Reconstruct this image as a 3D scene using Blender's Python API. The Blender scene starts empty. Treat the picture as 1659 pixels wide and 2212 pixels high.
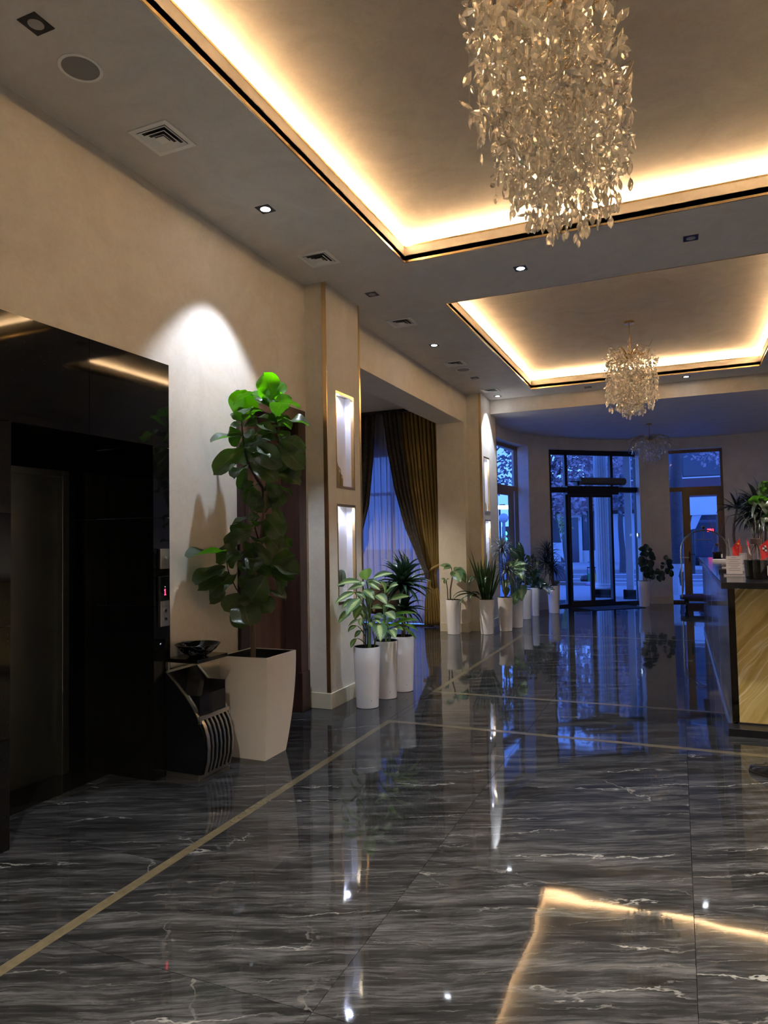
import bpy, bmesh, math, random
from mathutils import Vector, Matrix
import numpy as np

# ------------------------------------------------------------ camera, world, lights, exposure
SC = bpy.context.scene
COL = SC.collection
FPX, YAW, PITCH, ROLL, EYE = 1484.63, .40309, .041203, -.018074, 1.55
_f = Vector((-math.sin(YAW)*math.cos(PITCH), math.cos(YAW)*math.cos(PITCH), math.sin(PITCH)))
_r0 = Vector((math.cos(YAW), math.sin(YAW), 0)); _u0 = _r0.cross(_f)
_r = math.cos(ROLL)*_r0 + math.sin(ROLL)*_u0
_u = -math.sin(ROLL)*_r0 + math.cos(ROLL)*_u0
cam = bpy.data.cameras.new('camera'); camo = bpy.data.objects.new('camera', cam); COL.objects.link(camo)
cam.sensor_fit = 'HORIZONTAL'; cam.sensor_width = 36; cam.lens = FPX/1659*36; cam.clip_start = .05; cam.clip_end = 400
M = Matrix.Identity(4)
for i in range(3):
    M[i][0], M[i][1], M[i][2] = _r[i], _u[i], -_f[i]
M[2][3] = EYE
camo.matrix_world = M
SC.camera = camo
SC.view_settings.view_transform = 'Standard'; SC.view_settings.look = 'None'
SC.view_settings.gamma = 1; SC.view_settings.use_curve_mapping = False
SC.view_settings.exposure = 1.05
SC.cycles.max_bounces = 9; SC.cycles.diffuse_bounces = 4; SC.cycles.glossy_bounces = 5
SC.cycles.transmission_bounces = 8; SC.cycles.transparent_max_bounces = 10
SC.cycles.caustics_reflective = True; SC.cycles.caustics_refractive = False
SC.cycles.sample_clamp_indirect = 30.0; SC.cycles.use_denoising = True
SC.cycles.blur_glossy = 0.5

world = bpy.data.worlds.new('dusk_sky'); SC.world = world; world.use_nodes = True
_w = world.node_tree; _w.nodes.clear()
_o = _w.nodes.new('ShaderNodeOutputWorld'); _b = _w.nodes.new('ShaderNodeBackground')
_tc = _w.nodes.new('ShaderNodeTexCoord'); _sx = _w.nodes.new('ShaderNodeSeparateXYZ'); _cr = _w.nodes.new('ShaderNodeValToRGB')
_cr.color_ramp.elements[0].position = 0; _cr.color_ramp.elements[0].color = (.085, .225, .80, 1)
_cr.color_ramp.elements[1].position = .7; _cr.color_ramp.elements[1].color = (.045, .125, .60, 1)
_w.links.new(_tc.outputs['Generated'], _sx.inputs[0]); _w.links.new(_sx.outputs[2], _cr.inputs[0])
_w.links.new(_cr.outputs[0], _b.inputs[0]); _b.inputs[1].default_value = 2.2
_w.links.new(_b.outputs[0], _o.inputs[0])

# lamps: visible fixtures (housings built further down), plus unseen fill spots added for brightness
H = 4.01
LIT = [(-2.73, 4.25), (-2.76, 8.19), (-2.79, 11.65), (-1.24, 6.19), (.2, 11.61)]          # lit downlights in view
FILL_SPOTS = [(2.05, 2.3), (2.05, 5.2), (2.05, 8.2), (2.05, 11.0), (.9, 1.2), (-1.24, .4), (-2.75, -1.6)]   # unseen fill spots added outside the frame, without housings
def spot(x, y, z, w, ang, blend, col=(.74, .84, 1), size=.035):
    l = bpy.data.lights.new('downlight_or_fill', 'SPOT'); l.energy = w; l.color = col
    l.spot_size = math.radians(ang); l.spot_blend = blend; l.shadow_soft_size = size
    o = bpy.data.objects.new('downlight_or_fill', l); o.location = (x, y, z); COL.objects.link(o)
    return o
W_SPOT = 128
for x, y in LIT: spot(x, y, H-.012, W_SPOT, 78, .35)
for x, y in FILL_SPOTS: spot(x, y, H-.012, 270, 110, .5, (1, .91, .80))
spot(1.65, 1.4, H-.012, 800, 100, .5, (1, .88, .72))  # unseen spot added to brighten the onyx desk front
spot(-5.6, 9.0, 3.9, 260, 120, .5, (1, .85, .65))  # unseen spot added to brighten the side room and its curtain
COVE = 82.0            # strength of the warm cove strips

# ------------------------------------------------------------ helpers
random.seed(7)
R = random.Random(11)
def img(px, py, Y=None, Z=None, X=None):
    """a point of the room seen at this place of the photograph, at a known depth or height"""
    d = _f*FPX + _r*(px-829.5) - _u*(py-1106)
    if Z is not None: t = (Z-EYE)/d.z
    elif Y is not None: t = Y/d.y
    else: t = X/d.x
    return Vector((0, 0, EYE)) + d*t

class MB:
    def __init__(s): s.v = []; s.f = []; s.uv = None
    def add(s, vs, fs):
        n = len(s.v); s.v += [tuple(v) for v in vs]; s.f += [tuple(n+i for i in f) for f in fs]; return s
    def box(s, x0, x1, y0, y1, z0, z1):
        if x0 > x1: x0, x1 = x1, x0
        if y0 > y1: y0, y1 = y1, y0
        return s.add([(x0,y0,z0),(x1,y0,z0),(x1,y1,z0),(x0,y1,z0),(x0,y0,z1),(x1,y0,z1),(x1,y1,z1),(x0,y1,z1)],
              [(0,3,2,1),(4,5,6,7),(0,1,5,4),(1,2,6,5),(2,3,7,6),(3,0,4,7)])
    def obox(s, c, ax, ay, az, hx, hy, hz):
        c = Vector(c); vs = []
        for k in (-1, 1):
            for (i, j) in ((-1,-1),(1,-1),(1,1),(-1,1)): vs.append(c + ax*i*hx + ay*j*hy + az*k*hz)
        return s.add(vs, [(0,3,2,1),(4,5,6,7),(0,1,5,4),(1,2,6,5),(2,3,7,6),(3,0,4,7)])
    def prism(s, poly, z0, z1):
        n = len(poly)
        a = sum(poly[i][0]*poly[(i+1)%n][1]-poly[(i+1)%n][0]*poly[i][1] for i in range(n))
        if a < 0: poly = poly[::-1]
        return s.add([(x,y,z0) for x,y in poly]+[(x,y,z1) for x,y in poly],
              [tuple(range(n))[::-1], tuple(range(n,2*n))]+[(i,(i+1)%n,n+(i+1)%n,n+i) for i in range(n)])
    def tube(s, pts, rad, seg=8, caps=True):
        pts = [Vector(p) for p in pts]
        if not hasattr(rad, '__len__'): rad = [rad]*len(pts)
        n0 = len(s.v); up = None; n = len(pts)
        for i, p in enumerate(pts):
            t = (pts[min(i+1,n-1)]-pts[max(i-1,0)])
            t = t.normalized() if t.length > 1e-9 else Vector((0,0,1))
            if up is None:
                up = Vector((0,0,1)) if abs(t.z) < .9 else Vector((1,0,0))
            a = t.cross(up); a = a.normalized() if a.length > 1e-6 else t.orthogonal().normalized()
            b = a.cross(t).normalized(); up = b
            for k in range(seg):
                w = 2*math.pi*k/seg; s.v.append(tuple(p + (a*math.cos(w)+b*math.sin(w))*rad[i]))
        for i in range(n-1):
            for k in range(seg):
                k2 = (k+1)%seg
                s.f.append((n0+i*seg+k, n0+i*seg+k2, n0+(i+1)*seg+k2, n0+(i+1)*seg+k))
        if caps:
            s.f.append(tuple(n0+k for k in range(seg))[::-1]); s.f.append(tuple(n0+(n-1)*seg+k for k in range(seg)))
        return s
    def lathe(s, prof, c=(0,0,0), seg=24, cap=True):
        n0 = len(s.v); m = len(prof)
        for r, z in prof:
            for k in range(seg):
                w = 2*math.pi*k/seg; s.v.append((c[0]+r*math.cos(w), c[1]+r*math.sin(w), c[2]+z))
        for i in range(m-1):
            for k in range(seg):
                k2 = (k+1)%seg
                s.f.append((n0+i*seg+k, n0+i*seg+k2, n0+(i+1)*seg+k2, n0+(i+1)*seg+k))
        if cap:
            if prof[0][0] > 1e-5: s.f.append(tuple(n0+k for k in range(seg))[::-1])
            if prof[-1][0] > 1e-5: s.f.append(tuple(n0+(m-1)*seg+k for k in range(seg)))
        return s
    def sheet(s, rows, close=False):
        n0 = len(s.v); m = len(rows[0])
        for r in rows: s.v += [tuple(p) for p in r]
        for i in range(len(rows)-1):
            for k in range(m-1 if not close else m):
                k2 = (k+1) % m
                s.f.append((n0+i*m+k, n0+i*m+k2, n0+(i+1)*m+k2, n0+(i+1)*m+k))
        return s
    def mesh(s, name, mat, loc=(0,0,0), smooth=False, ang=35):
        me = bpy.data.meshes.new(name)
        me.from_pydata([(a-loc[0], b-loc[1], c-loc[2]) for a, b, c in s.v], [], s.f)
        if mat is not None: me.materials.append(mat)
        if s.uv:
            l = me.uv_layers.new(name='uv')
            for lo in me.loops: l.data[lo.index].uv = s.uv[lo.vertex_index]
        if smooth:
            me.polygons.foreach_set('use_smooth', [True]*len(me.polygons))
            me.set_sharp_from_angle(angle=math.radians(ang))
        me.update(); return me

def link(name, me, parent=None, loc=(0,0,0)):
    o = bpy.data.objects.new(name, me); COL.objects.link(o); o.location = loc
    if parent is not None: o.parent = parent
    return o
def worigin(o):
    v = Vector(o.location)
    while o.parent is not None: o = o.parent; v += Vector(o.location)
    return v
def part(name, mb, mat, parent=None, smooth=False, bevel=0, label=None, kind=None, segs=2, ang=35):
    loc = worigin(parent) if parent is not None else (0,0,0)
    o = link(name, mb.mesh(name, mat, loc, smooth, ang), parent)
    if bevel:
        b = o.modifiers.new('bevel', 'BEVEL'); b.width = bevel; b.segments = segs; b.limit_method = 'ANGLE'; b.angle_limit = math.radians(40)
    if label: o['label'] = label
    if kind: o['kind'] = kind
    return o
def thing(name, label, cat, loc, group=None):
    o = bpy.data.objects.new(name, None); COL.objects.link(o); o.location = loc; o.empty_display_size = .1
    o['label'] = label; o['category'] = cat
    if group: o['group'] = group
    return o
def single(name, mb, mat, label, cat, loc, group=None, smooth=False, bevel=0, kind=None):
    o = link(name, mb.mesh(name, mat, loc, smooth), None, loc)
    if bevel:
        b = o.modifiers.new('bevel', 'BEVEL'); b.width = bevel; b.segments = 2; b.limit_method = 'ANGLE'
    o['label'] = label; o['category'] = cat
    if group: o['group'] = group
    if kind: o['kind'] = kind
    return o
def struct(name, mb, mat, bevel=0, smooth=False):
    o = part(name, mb, mat, None, smooth, bevel); o['kind'] = 'structure'; return o
def copy_tree(o, parent=None):
    c = o.copy(); COL.objects.link(c)
    if parent is not None: c.parent = parent
    for ch in o.children: copy_tree(ch, c)
    return c

# ------------------------------------------------------------ materials
class NT:
    def __init__(s, name):
        s.m = bpy.data.materials.new(name); s.m.use_nodes = True; s.t = s.m.node_tree; s.t.nodes.clear()
        s.out = s.t.nodes.new('ShaderNodeOutputMaterial')
    def n(s, typ, **kw):
        nd = s.t.nodes.new('ShaderNode'+typ)
        for k, v in kw.items():
            if k.startswith('i_'):
                key = k[2:].replace('_', ' ')
                nd.inputs[key if key in nd.inputs else int(key)].default_value = v
            else: setattr(nd, k, v)
        return nd
    def l(s, a, b): s.t.links.new(a, b)
    def pr(s, col=None, rough=.5, metal=0, **kw):
        p = s.n('BsdfPrincipled'); p.inputs['Roughness'].default_value = rough; p.inputs['Metallic'].default_value = metal
        if col is not None: p.inputs['Base Color'].default_value = (*col, 1)
        for k, v in kw.items(): p.inputs[k].default_value = v
        s.l(p.outputs[0], s.out.inputs[0]); s.p = p; return p
    def ramp(s, fac, stops):
        r = s.n('ValToRGB'); e = r.color_ramp.elements
        while len(e) < len(stops): e.new(.5)
        for i, (pos, c) in enumerate(stops):
            e[i].position = pos; e[i].color = (*c, 1) if len(c) == 3 else c
        s.l(fac, r.inputs[0]); return r.outputs[0]
    def math(s, op, a, b=None, c=None):
        m = s.n('Math', operation=op)
        for i, v in enumerate((a, b, c)):
            if v is None: continue
            if isinstance(v, (int, float)): m.inputs[i].default_value = v
            else: s.l(v, m.inputs[i])
        return m.outputs[0]
    def mix(s, fac, a, b, typ='MIX'):
        m = s.n('Mix', data_type='RGBA', blend_type=typ)
        for i, v in ((0, fac), (6, a), (7, b)):
            if isinstance(v, (int, float)): m.inputs[i].default_value = v
            elif isinstance(v, tuple): m.inputs[i].default_value = (*v, 1)
            else: s.l(v, m.inputs[i])
        return m.outputs[2]
    def noise(s, vec, scale, det=3, rough=.55, dist=0):
        n = s.n('TexNoise'); n.inputs['Scale'].default_value = scale; n.inputs['Detail'].default_value = det
        n.inputs['Roughness'].default_value = rough; n.inputs['Distortion'].default_value = dist
        if vec is not None: s.l(vec, n.inputs['Vector'])
        return n.outputs[0]
    def bump(s, h, strength, dist):
        b = s.n('Bump'); b.inputs['Strength'].default_value = strength; b.inputs['Distance'].default_value = dist
        s.l(h, b.inputs['Height']); s.l(b.outputs[0], s.p.inputs['Normal']); return b
    def pos(s): return s.n('NewGeometry').outputs['Position']
    def mapping(s, vec, sc, rot=(0,0,0), loc=None):
        m = s.n('Mapping'); m.inputs['Scale'].default_value = sc; m.inputs['Rotation'].default_value = rot
        s.l(vec, m.inputs['Vector'])
        if loc is not None: s.l(loc, m.inputs['Location'])
        return m.outputs[0]
def simple(name, col, rough=.5, metal=0, var=0, scale=8, **kw):
    t = NT(name); p = t.pr(col, rough, metal, **kw)
    if var:
        f = t.noise(t.pos(), scale, 4)
        t.l(t.mix(f, tuple(c*(1-var) for c in col), tuple(min(1, c*(1+var)) for c in col)), p.inputs['Base Color'])
    return t.m
def mat_plaster(name, a, b, rough=.55, sheen=.0):
    t = NT(name); p = t.pr(None, rough); P = t.pos()
    n1 = t.noise(P, 2.2, 5, .6, 1.5); n2 = t.noise(P, 14, 4, .6, 2.0)
    m = t.math('MULTIPLY_ADD', n2, .45, t.math('MULTIPLY', n1, .75))
    c = t.ramp(m, [(.42, a), (.78, b)]); t.l(c, p.inputs['Base Color'])
    t.l(t.math('MULTIPLY_ADD', n2, .25, rough-.12), p.inputs['Roughness'])
    t.bump(n2, .12, .004); return t.m
PLASTER = mat_plaster('pearl_plaster', (.60, .545, .475), (.70, .65, .59))
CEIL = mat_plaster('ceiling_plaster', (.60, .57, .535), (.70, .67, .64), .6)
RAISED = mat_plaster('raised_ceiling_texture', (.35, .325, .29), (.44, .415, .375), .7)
PLAIN = simple('cream_paint', (.66, .60, .52), .5, var=.04)
STONE = simple('cream_stone', (.62, .57, .44), .25, var=.07, scale=5)
GOLD = simple('polished_gold', (.84, .62, .33), .26, 1)
BRASS = simple('brass', (.66, .47, .22), .2, 1)
DARKGOLD = simple('gold_dark', (.52, .37, .17), .3, 1)
CHROME = simple('brushed_steel', (.55, .53, .48), .3, 1)
STEELDARK = simple('elevator_steel', (.23, .23, .205), .33, 1)
NICHEW = simple('niche_white', (.80, .80, .84), .5)
BLACKMETAL = simple('black_metal', (.008, .008, .010), .35)
BLACKPLASTIC = simple('black_plastic', (.012, .012, .013), .3)
WHITEGLOSS = simple('white_lacquer', (.78, .775, .82), .16, var=.01)
WHITEMETAL = simple('white_grille', (.84, .83, .80), .4)
GREYGRILLE = simple('grey_mesh', (.27, .26, .25), .7)
SOIL = simple('soil', (.02, .014, .010), .9, var=.5, scale=60)
def mat_black_marble():
    t = NT('black_granite'); p = t.pr(None, .045); P = t.pos()
    v = t.n('TexVoronoi', feature='F1'); v.inputs['Scale'].default_value = 55; t.l(P, v.inputs['Vector'])
    sp = t.math('LESS_THAN', v.outputs['Distance'], .07)
    rnd = t.math('GREATER_THAN', v.outputs['Color'], .62)
    c = t.mix(t.math('MULTIPLY', sp, rnd), (.006, .0055, .005), (.20, .17, .12)); t.l(c, p.inputs['Base Color'])
    p.inputs['IOR'].default_value = 1.45
    return t.m
BLACKSTONE = mat_black_marble()
def mat_floor():
    t = NT('dark_veined_marble'); p = t.pr(None, .06)
    oi = t.n('ObjectInfo'); P = t.pos()
    off = t.n('CombineXYZ'); t.l(t.math('MULTIPLY', oi.outputs['Random'], 37.0), off.inputs[0]); t.l(t.math('MULTIPLY', oi.outputs['Random'], 91.0), off.inputs[1])
    ad = t.n('VectorMath', operation='ADD'); t.l(P, ad.inputs[0]); t.l(off.outputs[0], ad.inputs[1]); V = ad.outputs[0]
    wn = t.n('TexNoise'); wn.inputs['Scale'].default_value = 1.6; wn.inputs['Detail'].default_value = 3; t.l(V, wn.inputs['Vector'])
    wv = t.n('VectorMath', operation='MULTIPLY_ADD'); t.l(wn.outputs['Color'], wv.inputs[0]); wv.inputs[1].default_value = (.16, .10, 0); t.l(V, wv.inputs[2]); Wp = wv.outputs[0]
    ROT = (0, 0, -.42)
    def rm(v, sc, rot=ROT): return t.mapping(t.mapping(v, (1, 1, 1), rot), sc)
    base = t.noise(rm(Wp, (.8, 6.5, 1)), 1.7, 8, .72, .15)
    fine = t.noise(rm(Wp, (2.4, 30, 1)), 2.2, 6, .7)
    m_ = t.math('ADD', t.math('MULTIPLY', base, .60), t.math('MULTIPLY', fine, .40))
    c = t.ramp(m_, [(.36, (.005, .005, .0053)), (.47, (.014, .014, .0145)), (.54, (.032, .032, .0335)), (.63, (.066, .066, .069))])
    def lines(scale, dist, lo, sx, rot=ROT, dsc=2.2):
        w_ = t.n('TexWave', wave_type='BANDS', bands_direction='Y'); w_.inputs['Scale'].default_value = scale; w_.inputs['Distortion'].default_value = dist
        w_.inputs['Detail'].default_value = 6; w_.inputs['Detail Scale'].default_value = dsc; w_.inputs['Detail Roughness'].default_value = .66
        t.l(rm(V, (sx, 1, 1), rot), w_.inputs['Vector']); return t.ramp(w_.outputs['Fac'], [(lo, (0, 0, 0)), (1, (1, 1, 1))])
    k1 = t.ramp(t.noise(rm(V, (1.0, 3, 1)), 1.5, 3), [(.50, (0, 0, 0)), (.62, (1, 1, 1))])
    c = t.mix(t.math('MULTIPLY', t.math('MULTIPLY', lines(1.1, 5.0, .997, .40), k1), .8), c, (.165, .165, .162))
    k2 = t.ramp(t.noise(rm(V, (1.2, 4, 1)), 2.3, 3), [(.50, (0, 0, 0)), (.66, (1, 1, 1))])
    c = t.mix(t.math('MULTIPLY', t.math('MULTIPLY', lines(3.1, 6.0, .985, .35), k2), .55), c, (.105, .105, .105))
    k3 = t.ramp(t.noise(V, 1.4, 2), [(.56, (0, 0, 0)), (.64, (1, 1, 1))])
    c = t.mix(t.math('MULTIPLY', t.math('MULTIPLY', lines(.5, 8.0, .9993, .9, (0, 0, .75), 1.8), k3), .6), c, (.14, .137, .13))
    t.l(c, p.inputs['Base Color'])
    wav = t.noise(P, 3.0, 1, .4); t.bump(wav, .35, .0035)
    t.l(t.math('MULTIPLY_ADD', base, .04, .018), p.inputs['Roughness'])
    p.inputs['IOR'].default_value = 1.42
    return t.m
FLOORM = mat_floor()
INLAY = simple('bronze_inlay_tile', (.085, .070, .043), .18, 0, var=.45, scale=25)
GROUT = simple('pale_grout', (.17, .165, .15), .7)
def mat_glass_thin(name, tint=(.95, .97, 1), refl=.10):
    t = NT(name); tr = t.n('BsdfTransparent'); tr.inputs[0].default_value = (*tint, 1)
    g = t.n('BsdfGlossy'); g.inputs['Roughness'].default_value = .01
    fr = t.n('LayerWeight'); fr.inputs[0].default_value = .5; ff = t.math('MULTIPLY_ADD', t.math('POWER', fr.outputs['Facing'], 4.0), .55, refl*.35)
    mx = t.n('MixShader'); t.l(ff, mx.inputs[0]); t.l(tr.outputs[0], mx.inputs[1]); t.l(g.outputs[0], mx.inputs[2])
    t.l(mx.outputs[0], t.out.inputs[0]); return t.m
PANE = mat_glass_thin('window_glass')
def mat_crystal():
    t = NT('cut_crystal')
    tr = t.n('BsdfTransparent'); tr.inputs[0].default_value = (.98, .96, .92, 1)
    d = t.n('BsdfTranslucent'); d.inputs[0].default_value = (.98, .96, .92, 1)
    d2 = t.n('BsdfDiffuse'); d2.inputs[0].default_value = (.98, .96, .92, 1)
    m0 = t.n('MixShader'); m0.inputs[0].default_value = .5; t.l(d.outputs[0], m0.inputs[1]); t.l(d2.outputs[0], m0.inputs[2])
    gs = t.n('BsdfGlass'); gs.inputs['IOR'].default_value = 1.5; gs.inputs['Roughness'].default_value = .0; gs.inputs[0].default_value = (1, .98, .95, 1)
    mg = t.n('MixShader'); mg.inputs[0].default_value = .72; t.l(tr.outputs[0], mg.inputs[1]); t.l(gs.outputs[0], mg.inputs[2]); tr = mg
    m = t.n('MixShader'); m.inputs[0].default_value = .36; t.l(tr.outputs[0], m.inputs[1]); t.l(m0.outputs[0], m.inputs[2])
    gl = t.n('BsdfGlossy'); gl.inputs['Roughness'].default_value = .04; gl.inputs[0].default_value = (1, .97, .9, 1)
    lw = t.n('LayerWeight'); lw.inputs[0].default_value = .45
    m2 = t.n('MixShader'); t.l(t.math('MULTIPLY_ADD', lw.outputs['Facing'], .55, .14), m2.inputs[0]); t.l(m.outputs[0], m2.inputs[1]); t.l(gl.outputs[0], m2.inputs[2])
    t.l(m2.outputs[0], t.out.inputs[0]); return t.m
CRYSTAL = mat_crystal()
def emit(name, col, s):
    t = NT(name); e = t.n('Emission'); e.inputs[0].default_value = (*col, 1); e.inputs[1].default_value = s
    t.l(e.outputs[0], t.out.inputs[0]); return t.m
LEDWARM = emit("warm_led_strip", (1, .72, .42), COVE)
LEDLIT = emit('lit_downlight_lens', (.82, .90, 1), 22)
LENSOFF = simple('unlit_lens', (.42, .40, .37), .25)
# ------------------------------------------------------------ structure: floor
floor = struct('floor', MB().box(-9, 5, -4.2, 17.4, -.06, -.012), GROUT)
def tile(x0, x1, y0, y1):
    if x1-x0 < .04 or y1-y0 < .04: return
    g = .0012
    part('marble_tile', MB().box(x0+g, x1-g, y0+g, y1-g, -.012, 0), FLOORM, floor)
IX0, IX1 = -2.36, -2.305
xs_main = [IX1, -1.16, .01, 1.18, 2.35, 3.52, 4.6]
ys_a = [-4.2, -2.6, -1.43, -.27, .88, 2.04, 3.19, 4.35, 5.47]
ys_b = [6.73, 7.83, 8.92, 10.0, 11.07]
for ys in (ys_a, [5.53, 6.67], ys_b, [11.13, 12.3, 13.46, 14.63, 15.8, 17.0, 17.4]):
    for i in range(len(ys)-1):
        for k in range(len(xs_main)-1): tile(xs_main[k], xs_main[k+1], ys[i], ys[i+1])
tile(IX0, IX1, 5.53, 6.67); 
for a, b in ((11.13, 12.3), (12.3, 13.46), (13.46, 14.63), (14.63, 15.8), (15.8, 17.4)): tile(IX0, IX1, a, b)
ysl = [-4.2, -2.6, -1.43, -.27, .88, 1.55, 2.72, 3.9, 5.07, 6.24, 7.41, 8.58, 9.75, 10.92, 12.09, 13.26, 14.43, 15.6, 17.4]
xsl = [-3.53, IX0]
for i in range(len(ysl)-1): tile(-3.53, IX0, ysl[i], ysl[i+1])
for i in range(10, 15):
    for x0, x1 in ((-8.2, -7.03), (-7.03, -5.87), (-5.87, -4.7), (-4.7, -3.53)): tile(x0, x1, ysl[i-1], ysl[i])
tile(-4.7, -3.53, 2.2, 3.9)
def strip(x0, x1, y0, y1): part('inlay_strip', MB().box(x0, x1, y0, y1, -.012, .0002), INLAY, floor, label='thin gold-brown inlaid strip')
strip(IX0, IX1, -4.2, 5.53); strip(IX1, 3.2, 5.47, 5.53)
strip(IX0, IX1, 6.67, 11.13); strip(IX1, 3.2, 6.67, 6.73); strip(IX1, 3.2, 11.07, 11.13)

# ------------------------------------------------------------ structure: walls on the left
XW = -3.22
w = MB()
w.box(-3.60, XW, -4.2, 2.39, 0, H)                         # before the elevator
w.box(-3.60, XW, 2.39, 3.76, 2.79, H)                      # above the elevator surround
w.box(-3.60, XW, 3.76, 4.60, 0, H)                         # between elevator and door
w.box(-3.60, XW, 4.60, 5.60, 2.72, H)
w.box(-3.60, XW, 5.60, 5.70, 0, H)
struct('wall_left', w, PLASTER)
w = MB(); w.box(-4.9, -4.7, 2.0, 6.2, 0, H); w.box(-4.7, -3.6, 2.0, 2.2, 0, H); w.box(-4.7, -3.6, 3.9, 4.1, 0, H)
struct('wall_behind_elevator', w, PLAIN)
def pier(name, y0, y1, ny0, ny1, nz):
    w = MB(); d = .10; X0, X1 = -3.60, -3.0
    w.box(X0, X1-d, y0, y1, 0, H)
    w.box(X1-d, X1, y0, ny0, 0, H); w.box(X1-d, X1, ny1, y1, 0, H)
    z = 0
    for a, b in nz: w.box(X1-d, X1, ny0, ny1, z, a); z = b
    w.box(X1-d, X1, ny0, ny1, z, H)
    return struct(name, w, PLASTER)
NZ1 = [(.945, 1.905), (2.065, 3.005)]; NZ2 = [(.93, 1.87), (2.0, 2.95)]
pier1 = pier('wall_pier_near', 5.70, 6.45, 5.885, 6.285, NZ1)
pier2 = pier('wall_pier_far', 11.27, 12.32, 11.40, 11.76, NZ2)
w = MB(); w.box(-3.70, -3.25, 6.45, 11.08, 3.51, H); struct('wall_header', w, PLASTER)
w = MB(); w.box(-3.73, -3.25, 11.08, 11.27, 0, H); struct('wall_jamb', w, PLASTER)
# gold edge strips of the piers and gold frames of their niches
def gold_lines(y0, y1, ny0, ny1, nz, par):
    z0 = .15
    part('edge_strip', MB().box(-3.035, -2.994, y0-.006, y0+.004, z0, H-.002), GOLD, par)
    part('edge_strip', MB().box(-3.002, -2.994, y1-.03, y1+.005, z0, H-.002), GOLD, par)
    for a, b in nz:
        f = MB(); t = .022; X = -2.995
        f.box(-3.01, X, ny0-.004, ny1+.004, b-t, b+.004); f.box(-3.01, X, ny0-.004, ny1+.004, a-.004, a+t)
        f.box(-3.01, X, ny0-.004, ny0+t*.6, a+t, b-t); f.box(-3.01, X, ny1-t*.6, ny1+.004, a+t, b-t)
        part('niche_frame', f, GOLD, par)
        part('niche_back', MB().box(-3.0995, -3.094, ny0+.001, ny1-.001, a+.001, b-.001), NICHEW, par); part('niche_side', MB().box(-3.094, -3.030, ny1-.006, ny1, a+.001, b-.001), NICHEW, par)
        part('niche_lining', MB().box(-3.030, -3.010, ny1-.007, ny1, a+.001, b-.001), GOLD, par)
        part('niche_shelf', MB().box(-3.094, -3.012, ny0+.001, ny1-.007, a, a+.006), WHITEGLOSS, par)
gold_lines(5.70, 6.45, 5.885, 6.285, NZ1, pier1)
gold_lines(11.27, 12.32, 11.40, 11.76, NZ2, pier2)
for (ny0, ny1, nz) in ((5.885, 6.285, NZ1), (11.40, 11.76, NZ2)):
    for a, b in nz:
        yc = (ny0+ny1)/2
        part('niche_lamp', MB().lathe([(.0, -.006), (.016, -.006), (.018, 0)], (-3.055, yc-.07, b-.0005), 12), LEDLIT, pier1 if yc < 8 else pier2)
        spot(-3.052, yc, b-.02, 4.5, 165, .8, (.62, .70, 1), .03)

# side room behind the wide opening
w = MB()
w.box(-8.4, -8.2, 6.0, 12.4, 0, 4.1); w.box(-8.2, -3.6, 6.05, 6.25, 0, 4.1)
w.box(-8.2, -5.75, 11.95, 12.15, 0, 4.1); w.box(-4.15, -3.60, 11.95, 12.15, 0, 4.1); w.box(-5.75, -4.15, 11.95, 12.15, 3.2, 4.1)
w.box(-3.73, -3.60, 11.27, 11.95, 0, 4.1)
struct('wall_side_room', w, PLAIN)
struct('ceiling_side_room', MB().box(-8.4, -3.65, 6.0, 12.2, 3.93, 4.13), CEIL)
wf = MB()
for x in (-5.75, -4.98, -4.21): wf.box(x, x+.06, 12.0, 12.06, 0, 3.2)
for z in (.02, 2.4, 3.14): wf.box(-5.69, -4.21, 12.0, 12.06, z, z+.06)
wn = struct('window_4', wf, simple('brown_frame', (.10, .06, .03), .4)); part('pane', MB().box(-5.72, -4.18, 12.025, 12.031, .05, 3.17), PANE, wn)

# baseboards (cream stone slabs with joints)
def base_run(name, segs):
    root = None
    for i, (x0, x1, y0, y1) in enumerate(segs):
        m = MB().box(x0, x1, y0, y1, 0, .145)
        if root is None: root = part(name, m, STONE, None, bevel=.003); root['kind'] = 'structure'
        else: part('stone_slab', m, STONE, root, bevel=.003)
base_run('baseboard_left', [(XW, XW+.014, 3.765, 4.562), (XW, XW+.014, 5.645, 5.684)])
base_run('baseboard_pier_near', [(XW, -2.985, 5.685, 5.70), (-3.0, -2.985, 5.70, 6.06), (-3.0, -2.985, 6.063, 6.465), (-3.6, -3.0, 6.45, 6.465)])
base_run('baseboard_pier_far', [(-3.25, -2.985, 11.255, 11.27), (-3.0, -2.985, 11.27, 11.8), (-3.0, -2.985, 11.803, 12.32), (-3.25, -3.235, 11.08, 11.255), (-3.73, -3.235, 11.065, 11.08)])

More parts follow.
